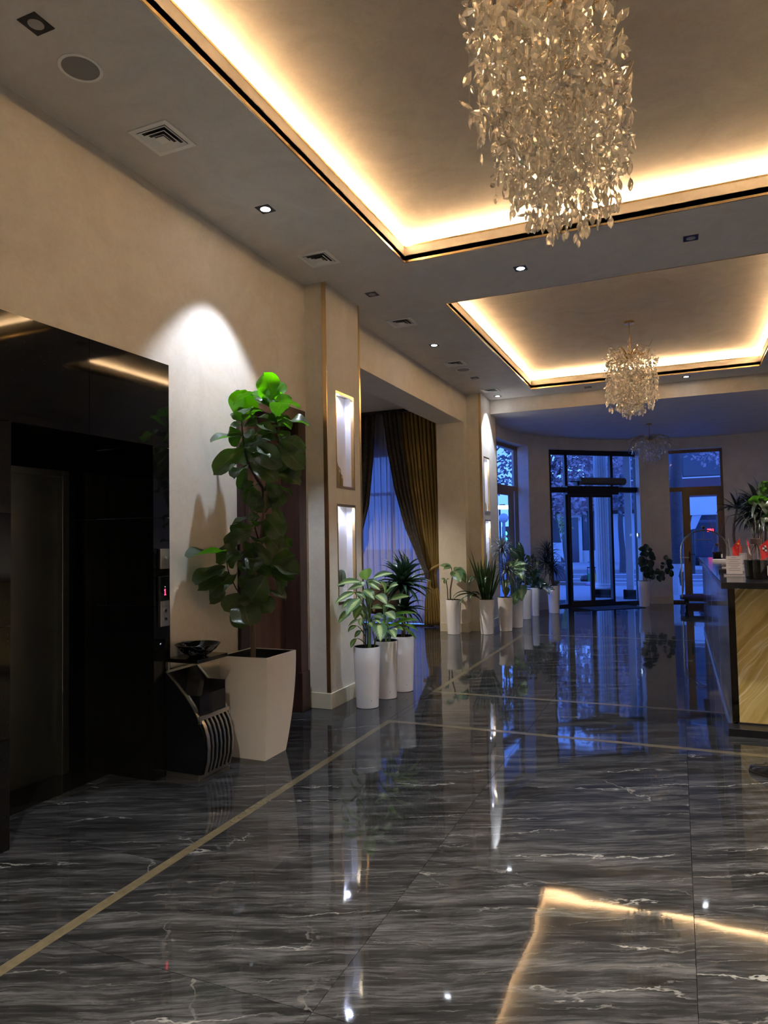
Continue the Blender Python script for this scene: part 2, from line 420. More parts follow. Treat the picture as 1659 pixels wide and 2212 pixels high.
# ------------------------------------------------------------ ceiling with two lit coffers
C1 = (-2.15, 1.19, 1.04, 5.61); C2 = (-2.15, 1.19, 6.79, 11.36)
TR = .16; ZU = 4.262; TH = .60
w = MB()
def slab(x0, x1, y0, y1): w.box(x0, x1, y0, y1, H, H+.06)
slab(-3.6, C1[0], -4.2, 11.94); slab(C1[1], 4.8, -4.2, 11.94)
slab(C1[0], C1[1], -4.2, C1[2]); slab(C1[0], C1[1], C1[3], C2[2]); slab(C1[0], C1[1], C2[3], 11.94)
ceiling = struct('ceiling', w, CEIL)
w = MB().box(-3.6, 4.8, -4.2, 12.0, 4.5, 4.6); struct('ceiling_roof', w, CEIL)
def coffer(c):
    x0, x1, y0, y1 = c
    t = .018; zt = 4.158
    f = MB()      # upright fascia
    f.box(x0-t, x0, y0-t, y1+t, H+.001, zt); f.box(x1, x1+t, y0-t, y1+t, H+.001, zt)
    f.box(x0, x1, y0-t, y0, H+.001, zt); f.box(x0, x1, y1, y1+t, H+.001, zt)
    part('coffer_fascia', f, PLASTER, ceiling)
    for zz, hh in ((H-.003, .019), (zt-.012, .015)):
        e = .004
        for (a, b, cc, d) in ((x0-t*.5, x0+e, y0, y1), (x1-e, x1+t*.5, y0, y1)): part('gold_trim', MB().box(a, b, cc, d, zz, zz+hh), GOLD, ceiling)
        for (a, b, cc, d) in ((x0+e, x1-e, y0-t*.5, y0+e), (x0+e, x1-e, y1-e, y1+t*.5)): part('gold_trim', MB().box(a, b, cc, d, zz, zz+hh), GOLD, ceiling)
    # trough floor, sloping cove and raised ceiling
    q = MB(); o = TR; i = .02; zs = 4.175
    A = [(x0-o, y0-o), (x1+o, y0-o), (x1+o, y1+o), (x0-o, y1+o)]
    B = [(x0+i, y0+i), (x1-i, y0+i), (x1-i, y1-i), (x0+i, y1-i)]
    T = [(x0-t, y0-t), (x1+t, y0-t), (x1+t, y1+t), (x0-t, y1+t)]
    rows = [[(x, y, H+.062) for x, y in T], [(x, y, H+.062) for x, y in A], [(x, y, zs) for x, y in A], [(x, y, ZU) for x, y in B]]
    q.sheet(rows, close=True); part('cove', q, PLASTER, ceiling)
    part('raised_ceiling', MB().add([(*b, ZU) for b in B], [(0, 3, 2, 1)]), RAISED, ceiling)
    z = 4.090; a0, a1 = t+.001, t+.005      # LED tape on the back of the fascia, facing the cove
    for (xa, xb, ya, yb) in ((x0-a1, x0-a0, y0-.01, y1+.01), (x1+a0, x1+a1, y0-.01, y1+.01), (x0-.01, x1+.01, y0-a1, y0-a0), (x0-.01, x1+.01, y1+a0, y1+a1)):
        part('light_strip', MB().box(xa, xb, ya, yb, z, z+.058), LEDWARM, ceiling)
coffer(C1); coffer(C2)
# bay: cross beam and lower ceiling
BC, BR, ZB = (.7, 13.2), 3.85, 3.76
struct('ceiling_beam', MB().box(-3.6, 4.8, 11.94, 12.0, ZB, 4.6), PLASTER)
struct('ceiling_bay', MB().box(-3.9, 5.2, 12.0, 18.2, ZB, ZB+.2), CEIL)
# other walls of the room
struct('wall_right', MB().box(4.6, 4.8, -4.2, 13.2, 0, 4.5), PLAIN)
struct('wall_back', MB().box(-3.6, 4.8, -4.4, -4.2, 0, 4.5), PLAIN)

# ------------------------------------------------------------ curved bay wall with three openings
def P(a, r): return (BC[0]+r*math.cos(math.radians(a)), BC[1]+r*math.sin(math.radians(a)))
TW = .42
def arc_solid(w, a0, a1, z0, z1, r0=BR, r1=BR+TW):
    n = max(1, int(abs(a1-a0)/3))
    for k in range(n):
        b0 = a0+(a1-a0)*k/n; b1 = a0+(a1-a0)*(k+1)/n
        w.prism([P(b0, r0), P(b1, r0), P(b1, r1), P(b0, r1)], z0, z1)
OPEN = [(158.3, 180), (112.4, 147.6), (86.0, 102.6)]
w = MB()
for a0, a1 in ((147.6, 158.3), (102.6, 112.4), (0, 86.0)): arc_solid(w, a0, a1, 0, ZB)
for a0, a1 in OPEN: arc_solid(w, a0, a1, 3.51, ZB)
w.box(BC[0]-BR-TW, BC[0]-BR, 12.0, 12.6, 0, ZB); w.box(BC[0]-BR-.06, BC[0]-BR, 12.6, 12.82, 0, ZB); w.box(BC[0]-BR-TW, BC[0]-BR, 12.82, 13.2, 3.51, ZB); w.box(-3.6, -3.15, 12.32, 12.6, 0, ZB); w.box(4.55, 4.8, 12.0, 13.2, 0, ZB)
bay = struct('wall_bay', w, PLASTER)
w = MB()
for a0, a1 in ((147.8, 158.1), (102.8, 112.2), (60, 85.8)): arc_solid(w, a0, a1, 0, .16, BR-.014, BR)
bb = struct('baseboard_bay', w, STONE)

# entrance: black aluminium doors
A = Vector((-2.60, 15.575, 0)); B_ = Vector((-.86, 17.06, 0)); dx = (B_-A).normalized(); dn = Vector((-dx.y, dx.x, 0)); LW = (B_-A).length
ZV = Vector((0, 0, 1))
def dbox(mb, u0, u1, z0, z1, n0=-.04, n1=.04):
    c = A + dx*(u0+u1)/2 + dn*(n0+n1)/2 + ZV*(z0+z1)/2
    return mb.obox(c, dx, dn, ZV, (u1-u0)/2, (n1-n0)/2, (z1-z0)/2)
door = part('door_1', dbox(dbox(dbox(dbox(MB(), -.06, LW+.06, 3.40, 3.52), -.06, LW+.06, 2.55, 2.67, -.06, .05), -.06, .02, 0, 3.40), LW-.05, LW+.06, 0, 3.40), BLACKMETAL)
door['kind'] = 'structure'
part('sill', dbox(MB(), 0, LW, 0, .05), BLACKMETAL, door)
U1, U2, U3 = .40, .98, 1.57
for u, z0, z1 in ((U1, .05, 2.55), (U3, .05, 2.55), (U1, 2.67, 3.40), (1.60, 2.67, 3.40)): part('mullion', dbox(MB(), u-.035, u+.035, z0, z1), BLACKMETAL, door)
part('header_box', dbox(MB(), U1-.05, U3+.12, 2.50, 2.69, -.16, -.06), BLACKMETAL, door, bevel=.004)
part('header_bar', dbox(MB(), U3+.12, LW+.16, 2.56, 2.67, -.13, -.06), BLACKMETAL, door, bevel=.004)
for k, (u0, u1) in enumerate(((U1+.02, U2-.004), (U2+.004, U3-.02))):
    lf = part('door_leaf', MB(), BLACKMETAL, door)
    fr = MB(); dbox(fr, u0, u0+.045, .03, 2.5, -.10, -.06); dbox(fr, u1-.045, u1, .03, 2.5, -.10, -.06)
    dbox(fr, u0+.045, u1-.045, .03, .12, -.10, -.06); dbox(fr, u0+.045, u1-.045, 2.44, 2.5, -.10, -.06)
    lf.data = fr.mesh('door_leaf', BLACKMETAL); part('glass_pane', dbox(MB(), u0+.045, u1-.045, .12, 2.44, -.083, -.078), PANE, lf)
for u0, u1, z0, z1 in ((.02, U1-.035, .05, 2.55), (U3+.035, LW-.05, .05, 2.55), (.02, U1-.035, 2.67, 3.4), (U1+.035, 1.565, 2.67, 3.4), (1.635, LW-.05, 2.67, 3.4)):
    part('glass_pane', dbox(MB(), u0, u1, z0, z1, -.003, .003), PANE, door)
# air curtain above the doors
mb = MB(); c0 = A+dx*.62+dn*-.20+ZV*2.795; c1 = A+dx*1.80+dn*-.20+ZV*2.795
ac = thing('air_curtain', 'long grey rounded air curtain unit above the black glass entrance doors', 'heater', tuple(A+dx*1.2+dn*-.2+ZV*2.71))
n = 14; rows = []
for uu in (0, 1):
    row = []
    for k in range(n):
        a = 2*math.pi*k/n; row.append((c0 if uu == 0 else c1)+dn*math.cos(a)*.105+ZV*math.sin(a)*.085)
    rows.append(row)
mb.sheet(rows, close=True); mb.f.append(tuple(range(n))); mb.f.append(tuple(range(n, 2*n))[::-1])
part('casing', mb, simple('grey_casing', (.11, .105, .10), .4), ac, smooth=True)
part('bracket', MB().obox(A+dx*.53+dn*-.14+ZV*2.79, dx, dn, ZV, .09, .02, .01), BLACKMETAL, ac)
part('bracket', MB().obox(A+dx*.60+dn*-.15+ZV*2.745, dx, dn, ZV, .02, .06, .052), BLACKMETAL, ac)
part('vent_slot', MB().obox(A+dx*1.2+dn*-.24+ZV*2.722, dx, dn, ZV, .5, .03, .012), BLACKPLASTIC, ac)

# side windows / side door in brown timber
WOOD = None
def mat_wood(name, a, b, rough=.35, ax=(1, 1, 9), sc=3):
    t = NT(name); p = t.pr(None, rough); P_ = t.n('TexCoord').outputs['Object']
    n = t.noise(t.mapping(P_, tuple(1/v*3 for v in ax)), sc*2, 5, .6, 1.2)
    wv = t.n('TexWave', wave_type='RINGS'); wv.inputs['Scale'].default_value = 1.6; wv.inputs['Distortion'].default_value = 5; wv.inputs['Detail'].default_value = 3
    t.l(t.mapping(P_, (1.4, 1.4, .55)), wv.inputs['Vector'])
    m = t.math('ADD', t.math('MULTIPLY', n, .7), t.math('MULTIPLY', wv.outputs['Fac'], .3))
    t.l(t.ramp(m, [(.3, a), (.75, b)]), p.inputs['Base Color']); return t.m
TIMBER = mat_wood('brown_timber', (.17, .095, .035), (.27, .155, .06))
def win_frame(name, a0, a1, r, leaf_u, mirror=False):
    p0 = Vector((*P(a1, r), 0)); p1 = Vector((*P(a0, r), 0)); d = (p1-p0).normalized(); nn = Vector((-d.y, d.x, 0)); L = (p1-p0).length
    def bx(mb, u0, u1, z0, z1, h=.035): return mb.obox(p0+d*(u0+u1)/2+ZV*(z0+z1)/2, d, nn, ZV, (u1-u0)/2, h, (z1-z0)/2)
    o = part(name, bx(bx(bx(bx(MB(), -.03, .06, 0, 3.52), L-.06, L+.03, 0, 3.52), .06, L-.06, 3.44, 3.52), .06, L-.06, 2.55, 2.65), TIMBER); o['kind'] = 'structure'
    part('glass_pane', bx(MB(), .06, L-.06, 2.65, 3.44, .003), PANE, o)
    u = leaf_u*L
    part('mullion', bx(MB(), u-.035, u+.035, .0, 2.55), TIMBER, o)
    sides = ((.06, u-.035), (u+.035, L-.06))
    for k, (ua, ub) in enumerate(sides):
        big = (ub-ua) > L*.42
        if big:
            lf = part('door_leaf', bx(bx(bx(bx(MB(), ua, ua+.09, .02, 2.55), ub-.09, ub, .02, 2.55), ua+.09, ub-.09, .02, .20), ua+.09, ub-.09, 2.45, 2.55), TIMBER, o)
            part('glass_pane', bx(MB(), ua+.09, ub-.09, .20, 2.45, .003), PANE, lf)
            hs = ua+.045 if not mirror else ub-.045
            part('door_handle', MB().obox(p0+d*hs+nn*-.045+ZV*1.05, d, nn, ZV, .018, .01, .12).obox(p0+d*(hs+.055)+nn*-.08+ZV*1.1, d, nn, ZV, .06, .008, .009), BLACKMETAL, lf)
        else:
            part('glass_pane', bx(MB(), ua, ub, .05, 2.55, .003), PANE, o)
            part('sill', bx(MB(), ua, ub, 0, .05), TIMBER, o)
    return o
win_frame('door_2', 86.0, 102.6, BR+.33, .30)
win_frame('window_1', 157.8, 184.5, BR+.33, .84, True)
# access panel on the jamb of the entrance
e = A+dx*(LW+.02)+dn*-.16
ap = thing('access_panel', 'small glowing access reader on the right reveal beside the black entrance doors', 'panel', tuple(e+ZV*1.50))
q = P(112.4, BR+.17); ra = math.radians(112.4); tn = Vector((-math.sin(ra), math.cos(ra), 0)); rd = Vector((math.cos(ra), math.sin(ra), 0))
ap.location = (q[0], q[1], 1.50)
part('case', MB().obox(Vector((*q, 1.56))+tn*.014, rd, tn, ZV, .045, .013, .06), WHITEMETAL, ap, bevel=.004)
part('screen', MB().obox(Vector((*q, 1.57))+tn*.029, rd, tn, ZV, .028, .002, .03), emit('reader_screen', (.5, .7, 1), 1.6), ap)
# ------------------------------------------------------------ elevator
XE = -3.205
def granite(parent, x0, x1, y0, y1, z0, z1, nm='granite_panel'):
    g = .0012
    return part(nm, MB().box(x0, x1, y0+g if y1-y0 > .05 else y0, y1-g if y1-y0 > .05 else y1, z0+g, z1-g), BLACKSTONE, parent)
el = thing('elevator', 'elevator with steel door deep in a polished black granite surround', 'elevator', (-3.5, 3.07, 0))
ZJ = [0, .56, 1.14, 1.73, 2.21]
granite(el, -3.59, XE, 2.385, 3.06, 2.21, 2.79); granite(el, -3.59, XE, 3.06, 3.76, 2.21, 2.79)
for i in range(4):
    granite(el, -3.25, XE, 3.60, 3.76, ZJ[i], ZJ[i+1]); granite(el, -3.25, XE, 2.385, 2.54, ZJ[i], ZJ[i+1])
for i, (xa, xb) in ((i, s) for i in range(4) for s in ((-3.60, -3.252), (-3.95, -3.60))):
    g = .0012
    part('granite_panel', MB().box(xa+g, xb-g, 3.602, 3.63, ZJ[i]+g, ZJ[i+1]-g), BLACKSTONE, el)
    part('granite_panel', MB().box(xa+g, xb-g, 2.51, 2.538, ZJ[i]+g, ZJ[i+1]-g), BLACKSTONE, el)
part('granite_panel', MB().box(-3.95, -3.595, 2.51, 3.63, 2.212, 2.24), BLACKSTONE, el)
part('granite_panel', MB().box(-3.93, -3.905, 2.54, 3.60, 2.075, 2.21), BLACKSTONE, el)
part('granite_panel', MB().box(-3.93, -3.905, 3.535, 3.60, 0, 2.073), BLACKSTONE, el)
part('shaft_back', MB().box(-4.2, -3.96, 2.3, 3.85, 0, 4.0), BLACKMETAL, el)
fr = MB().box(-3.935, -3.885, 3.475, 3.533, 0, 2.07); fr.box(-3.935, -3.885, 2.54, 2.60, 0, 2.07); fr.box(-3.935, -3.885, 2.60, 3.475, 2.025, 2.07)
part('door_frame', fr, STEELDARK, el, bevel=.003)
part('door_panel', MB().box(-3.95, -3.93, 2.60, 3.036, .004, 2.025), STEELDARK, el)
part('door_panel', MB().box(-3.95, -3.93, 3.04, 3.475, .004, 2.025), STEELDARK, el)
part('door_sill', MB().box(-3.95, -3.60, 2.545, 3.60, 0, .004), BLACKSTONE, el)
kp = thing('key_switch_plate', 'small steel key switch plate, upper of the two plates beside the elevator', 'switch', (XE, 3.688, 1.385))
part('back_box', MB().box(XE, XE+.012, 3.64, 3.736, 1.385, 1.52), BLACKPLASTIC, kp)
part('face_plate', MB().box(XE+.012, XE+.02, 3.648, 3.732, 1.385, 1.52), CHROME, kp, bevel=.002)
def cyl_x(mb, x, y, z, r, h, seg=16):
    return mb.tube([(x, y, z), (x+h, y, z)], r, seg)
part('key_lock', cyl_x(MB(), XE+.02, 3.69, 1.455, .013, .006), simple('chrome', (.8, .8, .8), .12, 1), kp, smooth=True)
cp = thing('call_panel', 'elevator call panel with red digit display above two round buttons', 'panel', (XE, 3.688, 1.0))
part('back_box', MB().box(XE, XE+.012, 3.637, 3.738, 1.0, 1.335), BLACKPLASTIC, cp, bevel=.002)
part('display_glass', MB().box(XE+.012, XE+.019, 3.64, 3.736, 1.172, 1.334), simple('black_glass', (.004, .004, .004), .05), cp, bevel=.002)
part('button_plate', MB().box(XE+.012, XE+.02, 3.647, 3.733, 1.0, 1.17), CHROME, cp, bevel=.002)
CHR = simple('button_chrome', (.75, .75, .75), .15, 1)
for z in (1.105, 1.05):
    b = part('call_button', cyl_x(MB(), XE+.02, 3.69, z, .018, .005, 20), CHR, cp, smooth=True)
    part('button_cap', cyl_x(MB(), XE+.025, 3.69, z, .010, .003), BLACKPLASTIC, b, smooth=True)
RED = emit('red_digit', (1, .02, .06), 4.5)
mb = MB(); X = XE+.0195
mb.box(X, X+.001, 3.687, 3.693, 1.212, 1.250); mb.box(X, X+.001, 3.682, 3.698, 1.208, 1.213); mb.box(X, X+.001, 3.682, 3.688, 1.238, 1.244)
part('digit', mb, RED, cp, label='glowing red digit one')
part('indicator_dot', MB().box(X, X+.001, 3.688, 3.692, 1.262, 1.266), emit('dot', (1, .8, .8), 1.0), cp)

# ------------------------------------------------------------ timber door beside the fig
DOORW = mat_wood('dark_walnut', (.030, .013, .010), (.055, .026, .020), .38)
DOORL = mat_wood('walnut_leaf', (.065, .026, .016), (.105, .046, .028), .35)
d3 = part('door_3', MB().box(-3.22, -3.188, 5.495, 5.630, .36, 2.655).box(-3.22, -3.188, 4.565, 4.69, .36, 2.655).box(-3.22, -3.188, 4.565, 5.63, 2.655, 2.775), DOORW, bevel=.004)
d3['kind'] = 'structure'
part('plinth_block', MB().box(-3.22, -3.176, 5.49, 5.636, 0, .36), DOORW, d3, bevel=.004)
part('plinth_block', MB().box(-3.22, -3.176, 4.56, 4.695, 0, .36), DOORW, d3, bevel=.004)
part('jamb_lining', MB().box(-3.43, -3.22, 5.495, 5.60, 0, 2.66), DOORW, d3, bevel=.002)
part('jamb_lining', MB().box(-3.43, -3.22, 4.60, 4.69, 0, 2.66), DOORW, d3)
part('head_lining', MB().box(-3.43, -3.22, 4.69, 5.495, 2.655, 2.72), DOORW, d3)
lf = part('door_leaf', MB().box(-3.41, -3.37, 4.695, 5.49, .006, 2.65), DOORL, d3, bevel=.003)
for z in (.28, 1.1, 1.75, 2.45): part('hinge', MB().tube([(-3.362, 5.488, z), (-3.362, 5.488, z+.11)], .008, 8), BLACKMETAL, lf)
part('door_stop', MB().box(-3.37, -3.345, 5.475, 5.495, 0, 2.65), DOORW, d3)
SW = simple('white_plastic', (.55, .55, .57), .3)
s1 = thing('thermostat', 'white square wall thermostat with dark screen behind the fig leaves', 'thermostat', (XW, 4.445, 1.50))
part('body', MB().box(XW, XW+.014, 4.40, 4.49, 1.50, 1.59), SW, s1, bevel=.003)
part('screen', MB().box(XW+.014, XW+.016, 4.425, 4.475, 1.515, 1.56), BLACKPLASTIC, s1)
s2 = thing('wall_switch', 'cream double wall switch just under the thermostat', 'switch', (XW, 4.445, 1.39))
part('frame', MB().box(XW, XW+.009, 4.40, 4.49, 1.39, 1.48), simple('cream_plastic', (.50, .47, .40), .35), s2, bevel=.002)
part('rocker', MB().box(XW+.009, XW+.013, 4.41, 4.444, 1.405, 1.465), SW, s2); part('rocker', MB().box(XW+.009, XW+.013, 4.446, 4.48, 1.405, 1.465), SW, s2)

# ------------------------------------------------------------ ashtray bin with a bowl
ab = thing('litter_bin', 'black curved litter bin with steel ribs between the elevator and the fig planter', 'bin', (-3.07, 3.87, 0))
y0, y1 = 3.705, 4.03
part('base_plate', MB().box(-3.20, -2.93, y0, y1, 0, .036), CHROME, ab, bevel=.002)
prof = [(-3.195, .69), (-3.12, .622), (-3.04, .542), (-2.978, .468), (-2.932, .392), (-2.90, .34), (-2.88, .28), (-2.872, .21), (-2.878, .12), (-2.902, .038)]
PB = simple('black_gloss', (.006, .006, .007), .12)
for ya, yb in ((y0+.004, y0+.012), (y1-.012, y1-.004)):
    m = MB(); n = len(prof); pts = [(x-.008, z) for x, z in prof]+[(-3.195, .038)]
    k = len(pts); m.add([(x, ya, z) for x, z in pts]+[(x, yb, z) for x, z in pts], [tuple(range(k)), tuple(range(k, 2*k))[::-1]]+[((i+1)%k, i, k+i, k+(i+1)%k) for i in range(k)])
    part('side_panel', m, PB, ab)
part('back_panel', MB().box(-3.199, -3.193, y0+.012, y1-.012, .038, .69), PB, ab)
def ribbon(pts, yc, wy, th):      # flat steel band following a curve in the XZ plane
    m = MB(); rows = []
    for i, (x, z) in enumerate(pts):
        a = pts[max(i-1, 0)]; b = pts[min(i+1, len(pts)-1)]; t = Vector((b[0]-a[0], b[1]-a[1])).normalized(); nx, nz = -t.y, t.x
        if nx < 0: nx, nz = -nx, -nz
        rows.append([(x, yc-wy, z), (x, yc+wy, z), (x+nx*th, yc+wy, z+nz*th), (x+nx*th, yc-wy, z+nz*th)])
    m.sheet(rows, close=True); m.f += [(0, 1, 2, 3), tuple(len(m.v)-4+k for k in (3, 2, 1, 0))]; return m
for yc in (y0+.008, y1-.008): part('edge_rail', ribbon(prof[:5], yc, .010, .008), CHROME, ab)
part('cross_bar', MB().box(-2.94, -2.918, y0, y1, .385, .412), CHROME, ab, bevel=.002)
part('foot_tab', MB().box(-2.93, -2.915, y0-.002, y0+.016, .365, .386), CHROME, ab); part('foot_tab', MB().box(-2.93, -2.915, y1-.016, y1+.002, .365, .386), CHROME, ab)
part('front_panel', ribbon([(x-.012, z) for x, z in prof[4:]], (y0+y1)/2, .145, .004), PB, ab)
for k in range(7):
    part('rib', ribbon(prof[4:], y0+.032+k*.0435, .0085 if k else .014, .006), CHROME, ab)
mb = MB(); xh0, xh1 = -3.10, -2.935
mb.box(xh1-.006, xh1, y0+.022, y1-.022, .415, .545); mb.box(-3.16, xh1-.006, y0+.016, y0+.022, .415, .545); mb.box(-3.16, xh1-.006, y1-.022, y1-.016, .415, .60); mb.box(-3.16, xh1-.006, y0+.022, y1-.022, .415, .42)
mb.add([(-3.185, y0+.018, .69), (-3.185, y1-.018, .69), (-3.03, y1-.018, .50), (-3.03, y0+.018, .50)], [(0, 1, 2, 3)])
part('hopper', mb, PB, ab)
part('top_rail', MB().box(-3.195, -3.180, y0, y1, .688, .702), CHROME, ab)
part('post', MB().box(-3.195, -3.178, y0+.004, y0+.018, .70, .758), CHROME, ab); part('post', MB().box(-3.195, -3.178, y1-.018, y1-.004, .70, .758), CHROME, ab)
part('top_plate', MB().box(-3.20, -2.93, y0, y1, .758, .783), simple('dark_steel_top', (.13, .12, .10), .22, 1), ab, bevel=.002)
def mat_marquina():
    t = NT('black_marquina_glaze'); p = t.pr(None, .05); P_ = t.pos()
    n = t.noise(P_, 5, 4, .6, 1.0); a = t.math('ABSOLUTE', t.math('SUBTRACT', n, .5))
    t.l(t.ramp(a, [(.0, (.40, .41, .43)), (.004, (.2, .2, .22)), (.008, (.006, .006, .007))]), p.inputs['Base Color']); return t.m
mb = MB().lathe([(.045, 0), (.055, .001), (.085, .018), (.128, .052), (.150, .080), (.153, .084), (.149, .085), (.122, .060), (.08, .028), (.03, .014), (0.0, .012)], (-3.045, 3.85, .7832), 40)
single('decorative_bowl', mb, mat_marquina(), 'shallow glossy black bowl with white veins on top of the litter bin', 'bowl', (-3.045, 3.85, .7832), smooth=True)

# ------------------------------------------------------------ things in the ceiling
def downlight(x, y, lit, lab):
    h = .057
    t = thing('downlight', lab, 'downlight', (x, y, H-.004), 'square black recessed downlights')
    m = MB(); r = .036; n = 24; zo, zi = H-.004, H-.0005
    ring = [(x+r*math.cos(2*math.pi*k/n), y+r*math.sin(2*math.pi*k/n), zo) for k in range(n)]
    sq = []
    for k in range(n):
        a = 2*math.pi*k/n; c, s = math.cos(a), math.sin(a); q = max(abs(c), abs(s)); sq.append((x+h*c/q, y+h*s/q, zo))
    m.sheet([ring, sq, [(a, b, zi+.0003) for a, b, c in sq]], close=True)
    part('trim_plate', m, BLACKMETAL, t)
    part('reflector', MB().lathe([(.036, 0), (.033, .002), (.026, .0025)], (x, y, H-.0045), 24, cap=False), LENSOFF if not lit else LEDLIT, t, smooth=True)
    part('lens', MB().add([(x+.030*math.cos(2*math.pi*k/20), y+.030*math.sin(2*math.pi*k/20), H-.0022) for k in range(20)], [tuple(range(20))[::-1]]), LEDLIT if lit else LENSOFF, t)
for x, y, lit, lab in (
    (-2.70, 2.26, 0, 'unlit square downlight in the near left corner of the ceiling'),
    (-2.72, 4.25, 1, 'lit square downlight over the fiddle leaf fig'),
    (-2.73, 6.20, 0, 'unlit square downlight above the near wall pier'),
    (-2.76, 8.19, 1, 'lit square downlight between the second and third air vents of the far row'),
    (-2.78, 10.16, 0, 'unlit square downlight beside the far round ceiling speaker'),
    (-2.79, 11.65, 1, 'lit square downlight above the far wall pier'),
    (-1.24, 6.19, 1, 'lit square downlight between the coffers, left one'),
    (.18, 6.17, 0, 'unlit square downlight between the coffers, right one'),
    (-1.28, 11.67, 0, 'unlit square downlight before the cross beam, left of the far chandelier'),
    (.20, 11.61, 1, 'lit square downlight before the cross beam, right of the far chandelier')):
    downlight(x, y, lit, lab)
def vent(x, y, lab):
    t = thing('air_vent', lab, 'air vent', (x, y, H-.014), 'square ceiling air vents along the left wall')
    def ring(h, w, z0, z1, top=None):
        m = MB(); a = h; b = h-w
        rows = []
        for (q, z) in ((a, H-.0005), (a, z0), (b, z0), (b, z1)): rows.append([(x-q, y-q, z), (x+q, y-q, z), (x+q, y+q, z), (x-q, y+q, z)])
        return m.sheet(rows, close=True)
    part('frame', ring(.142, .032, H-.008, H-.0006), WHITEMETAL, t)
    part('dark_duct', MB().add([(x-.11, y-.11, H-.0009), (x+.11, y-.11, H-.0009), (x+.11, y+.11, H-.0009), (x-.11, y+.11, H-.0009)], [(0, 3, 2, 1)]), BLACKMETAL, t)
    for h, w, z in ((.106, .020, H-.010), (.076, .018, H-.013), (.048, .014, H-.015)):
        m = MB(); q = h; b = h-w; e = .018
        m.sheet([[(x-q+c, y-q-c, zz) if 0 else (x-q, y-q, zz), (x+q, y-q, zz), (x+q, y+q, zz), (x-q, y+q, zz)] for c, zz, q in ((0, z, q), (0, z+.008, b))], close=True)
        part('louvre', m, WHITEMETAL, t)
    m = MB(); q = .030; part('centre_plate', MB().box(x-q, x+q, y-q, y+q, H-.016, H-.011), WHITEMETAL, t)
for y, lab in ((3.23, 'largest looking white air vent, nearest on the left ceiling'), (5.21, 'white air vent just before the near wall pier'), (7.16, 'white air vent above the wide wall opening, nearer one'),
               (9.18, 'white air vent above the wide wall opening, beside the far speaker'), (11.14, 'white air vent before the far wall pier')): vent(-2.79, y, lab)
for x, y, lab in ((-2.75, 2.57, 'round ceiling speaker nearest, beside the first unlit downlight'), (-2.79, 9.58, 'round ceiling speaker far along the left ceiling')):
    t = thing('ceiling_speaker', lab, 'speaker', (x, y, H-.006))
    part('rim', MB().lathe([(.108, .0055), (.108, .001), (.102, 0), (.092, .001), (.092, .003)], (x, y, H-.006), 40, cap=False), WHITEMETAL, t, smooth=True)
    part('mesh_cover', MB().lathe([(.092, .001), (.0, -.001)], (x, y, H-.005), 40), GREYGRILLE, t, smooth=True)

# ------------------------------------------------------------ side room: curtains, chairs
def drape(name, edges, y, folds, amp, mat, lab, cat, taper=None):
    """edges: list of (z, left x, right x) from top to bottom"""
    n = folds*8; rows = []
    zs = []
    for i in range(len(edges)-1):
        for k in range(5): zs.append((i, k/5))
    zs.append((len(edges)-2, 1))
    for i, t in zs:
        a, b = edges[i], edges[i+1]; z = a[0]+(b[0]-a[0])*t; l = a[1]+(b[1]-a[1])*t; r = a[2]+(b[2]-a[2])*t
        w = r-l; am = amp*min(1, .35+w/.9)
        row = []
        for k in range(n+1):
            u = k/n; ph = u*folds*2*math.pi
            row.append((l+w*u+.012*math.sin(ph*2+z), y+am*math.sin(ph)+am*.35*math.sin(ph*.37+1.3), z))
        rows.append(row)
    mb = MB().sheet(rows); zb = edges[-1][0]; cx = (edges[-1][1]+edges[-1][2])/2
    o = single(name, mb, mat, lab, cat, (cx, y, zb), smooth=True)
    s = o.modifiers.new('thickness', 'SOLIDIFY'); s.thickness = .004; return o
def mat_cloth(name, a, b, tl=.25, pat=0):
    t = NT(name); p = t.pr(a, .8)
    n = t.noise(t.mapping(t.pos(), (30, 30, 8)), 2, 3)
    c = t.mix(n, a, b)
    if pat:
        v = t.n('TexVoronoi'); v.inputs['Scale'].default_value = 14; t.l(t.pos(), v.inputs['Vector'])
        c = t.mix(t.math('LESS_THAN', v.outputs['Distance'], .35), c, tuple(x*1.9 for x in a))
    t.l(c, p.inputs['Base Color'])
    if tl:
        tr = t.n('BsdfTranslucent'); tr.inputs[0].default_value = (*b, 1); m = t.n('MixShader'); m.inputs[0].default_value = tl
        t.l(p.outputs[0], m.inputs[1]); t.l(tr.outputs[0], m.inputs[2]); t.l(m.outputs[0], t.out.inputs[0])
    return t.m
YC = 11.62
def ex(pl_, y=YC): return [(img(px, py, Y=y)) for px, py in pl_]
GL = ex([(857, 902), (866, 970), (877.6, 1053), (894, 1140), (910, 1205), (921, 1238)])
DL = ex([(826.6, 902), (835, 965), (845, 1032), (860, 1095), (873, 1140), (901, 1205), (917, 1238)], YC-.16)
goldc = mat_cloth('mustard_curtain', (.30, .205, .062), (.36, .25, .085), .15)
darkc = mat_cloth('dark_patterned_curtain', (.030, .024, .022), (.045, .038, .034), 0, 1)
rx = -3.80
drape('curtain', [(3.88, GL[0].x, rx)]+[(p.z, p.x, rx-.0) for p in GL[1:4]]+[(GL[4].z, GL[4].x, -3.86), (GL[5].z, GL[5].x, -3.98), (.80, GL[5].x+.02, -3.96), (.45, -4.20, -3.90), (.03, -4.22, -3.86)], YC, 11, .045, goldc, 'mustard curtain gathered to the right in the side opening', 'curtain')
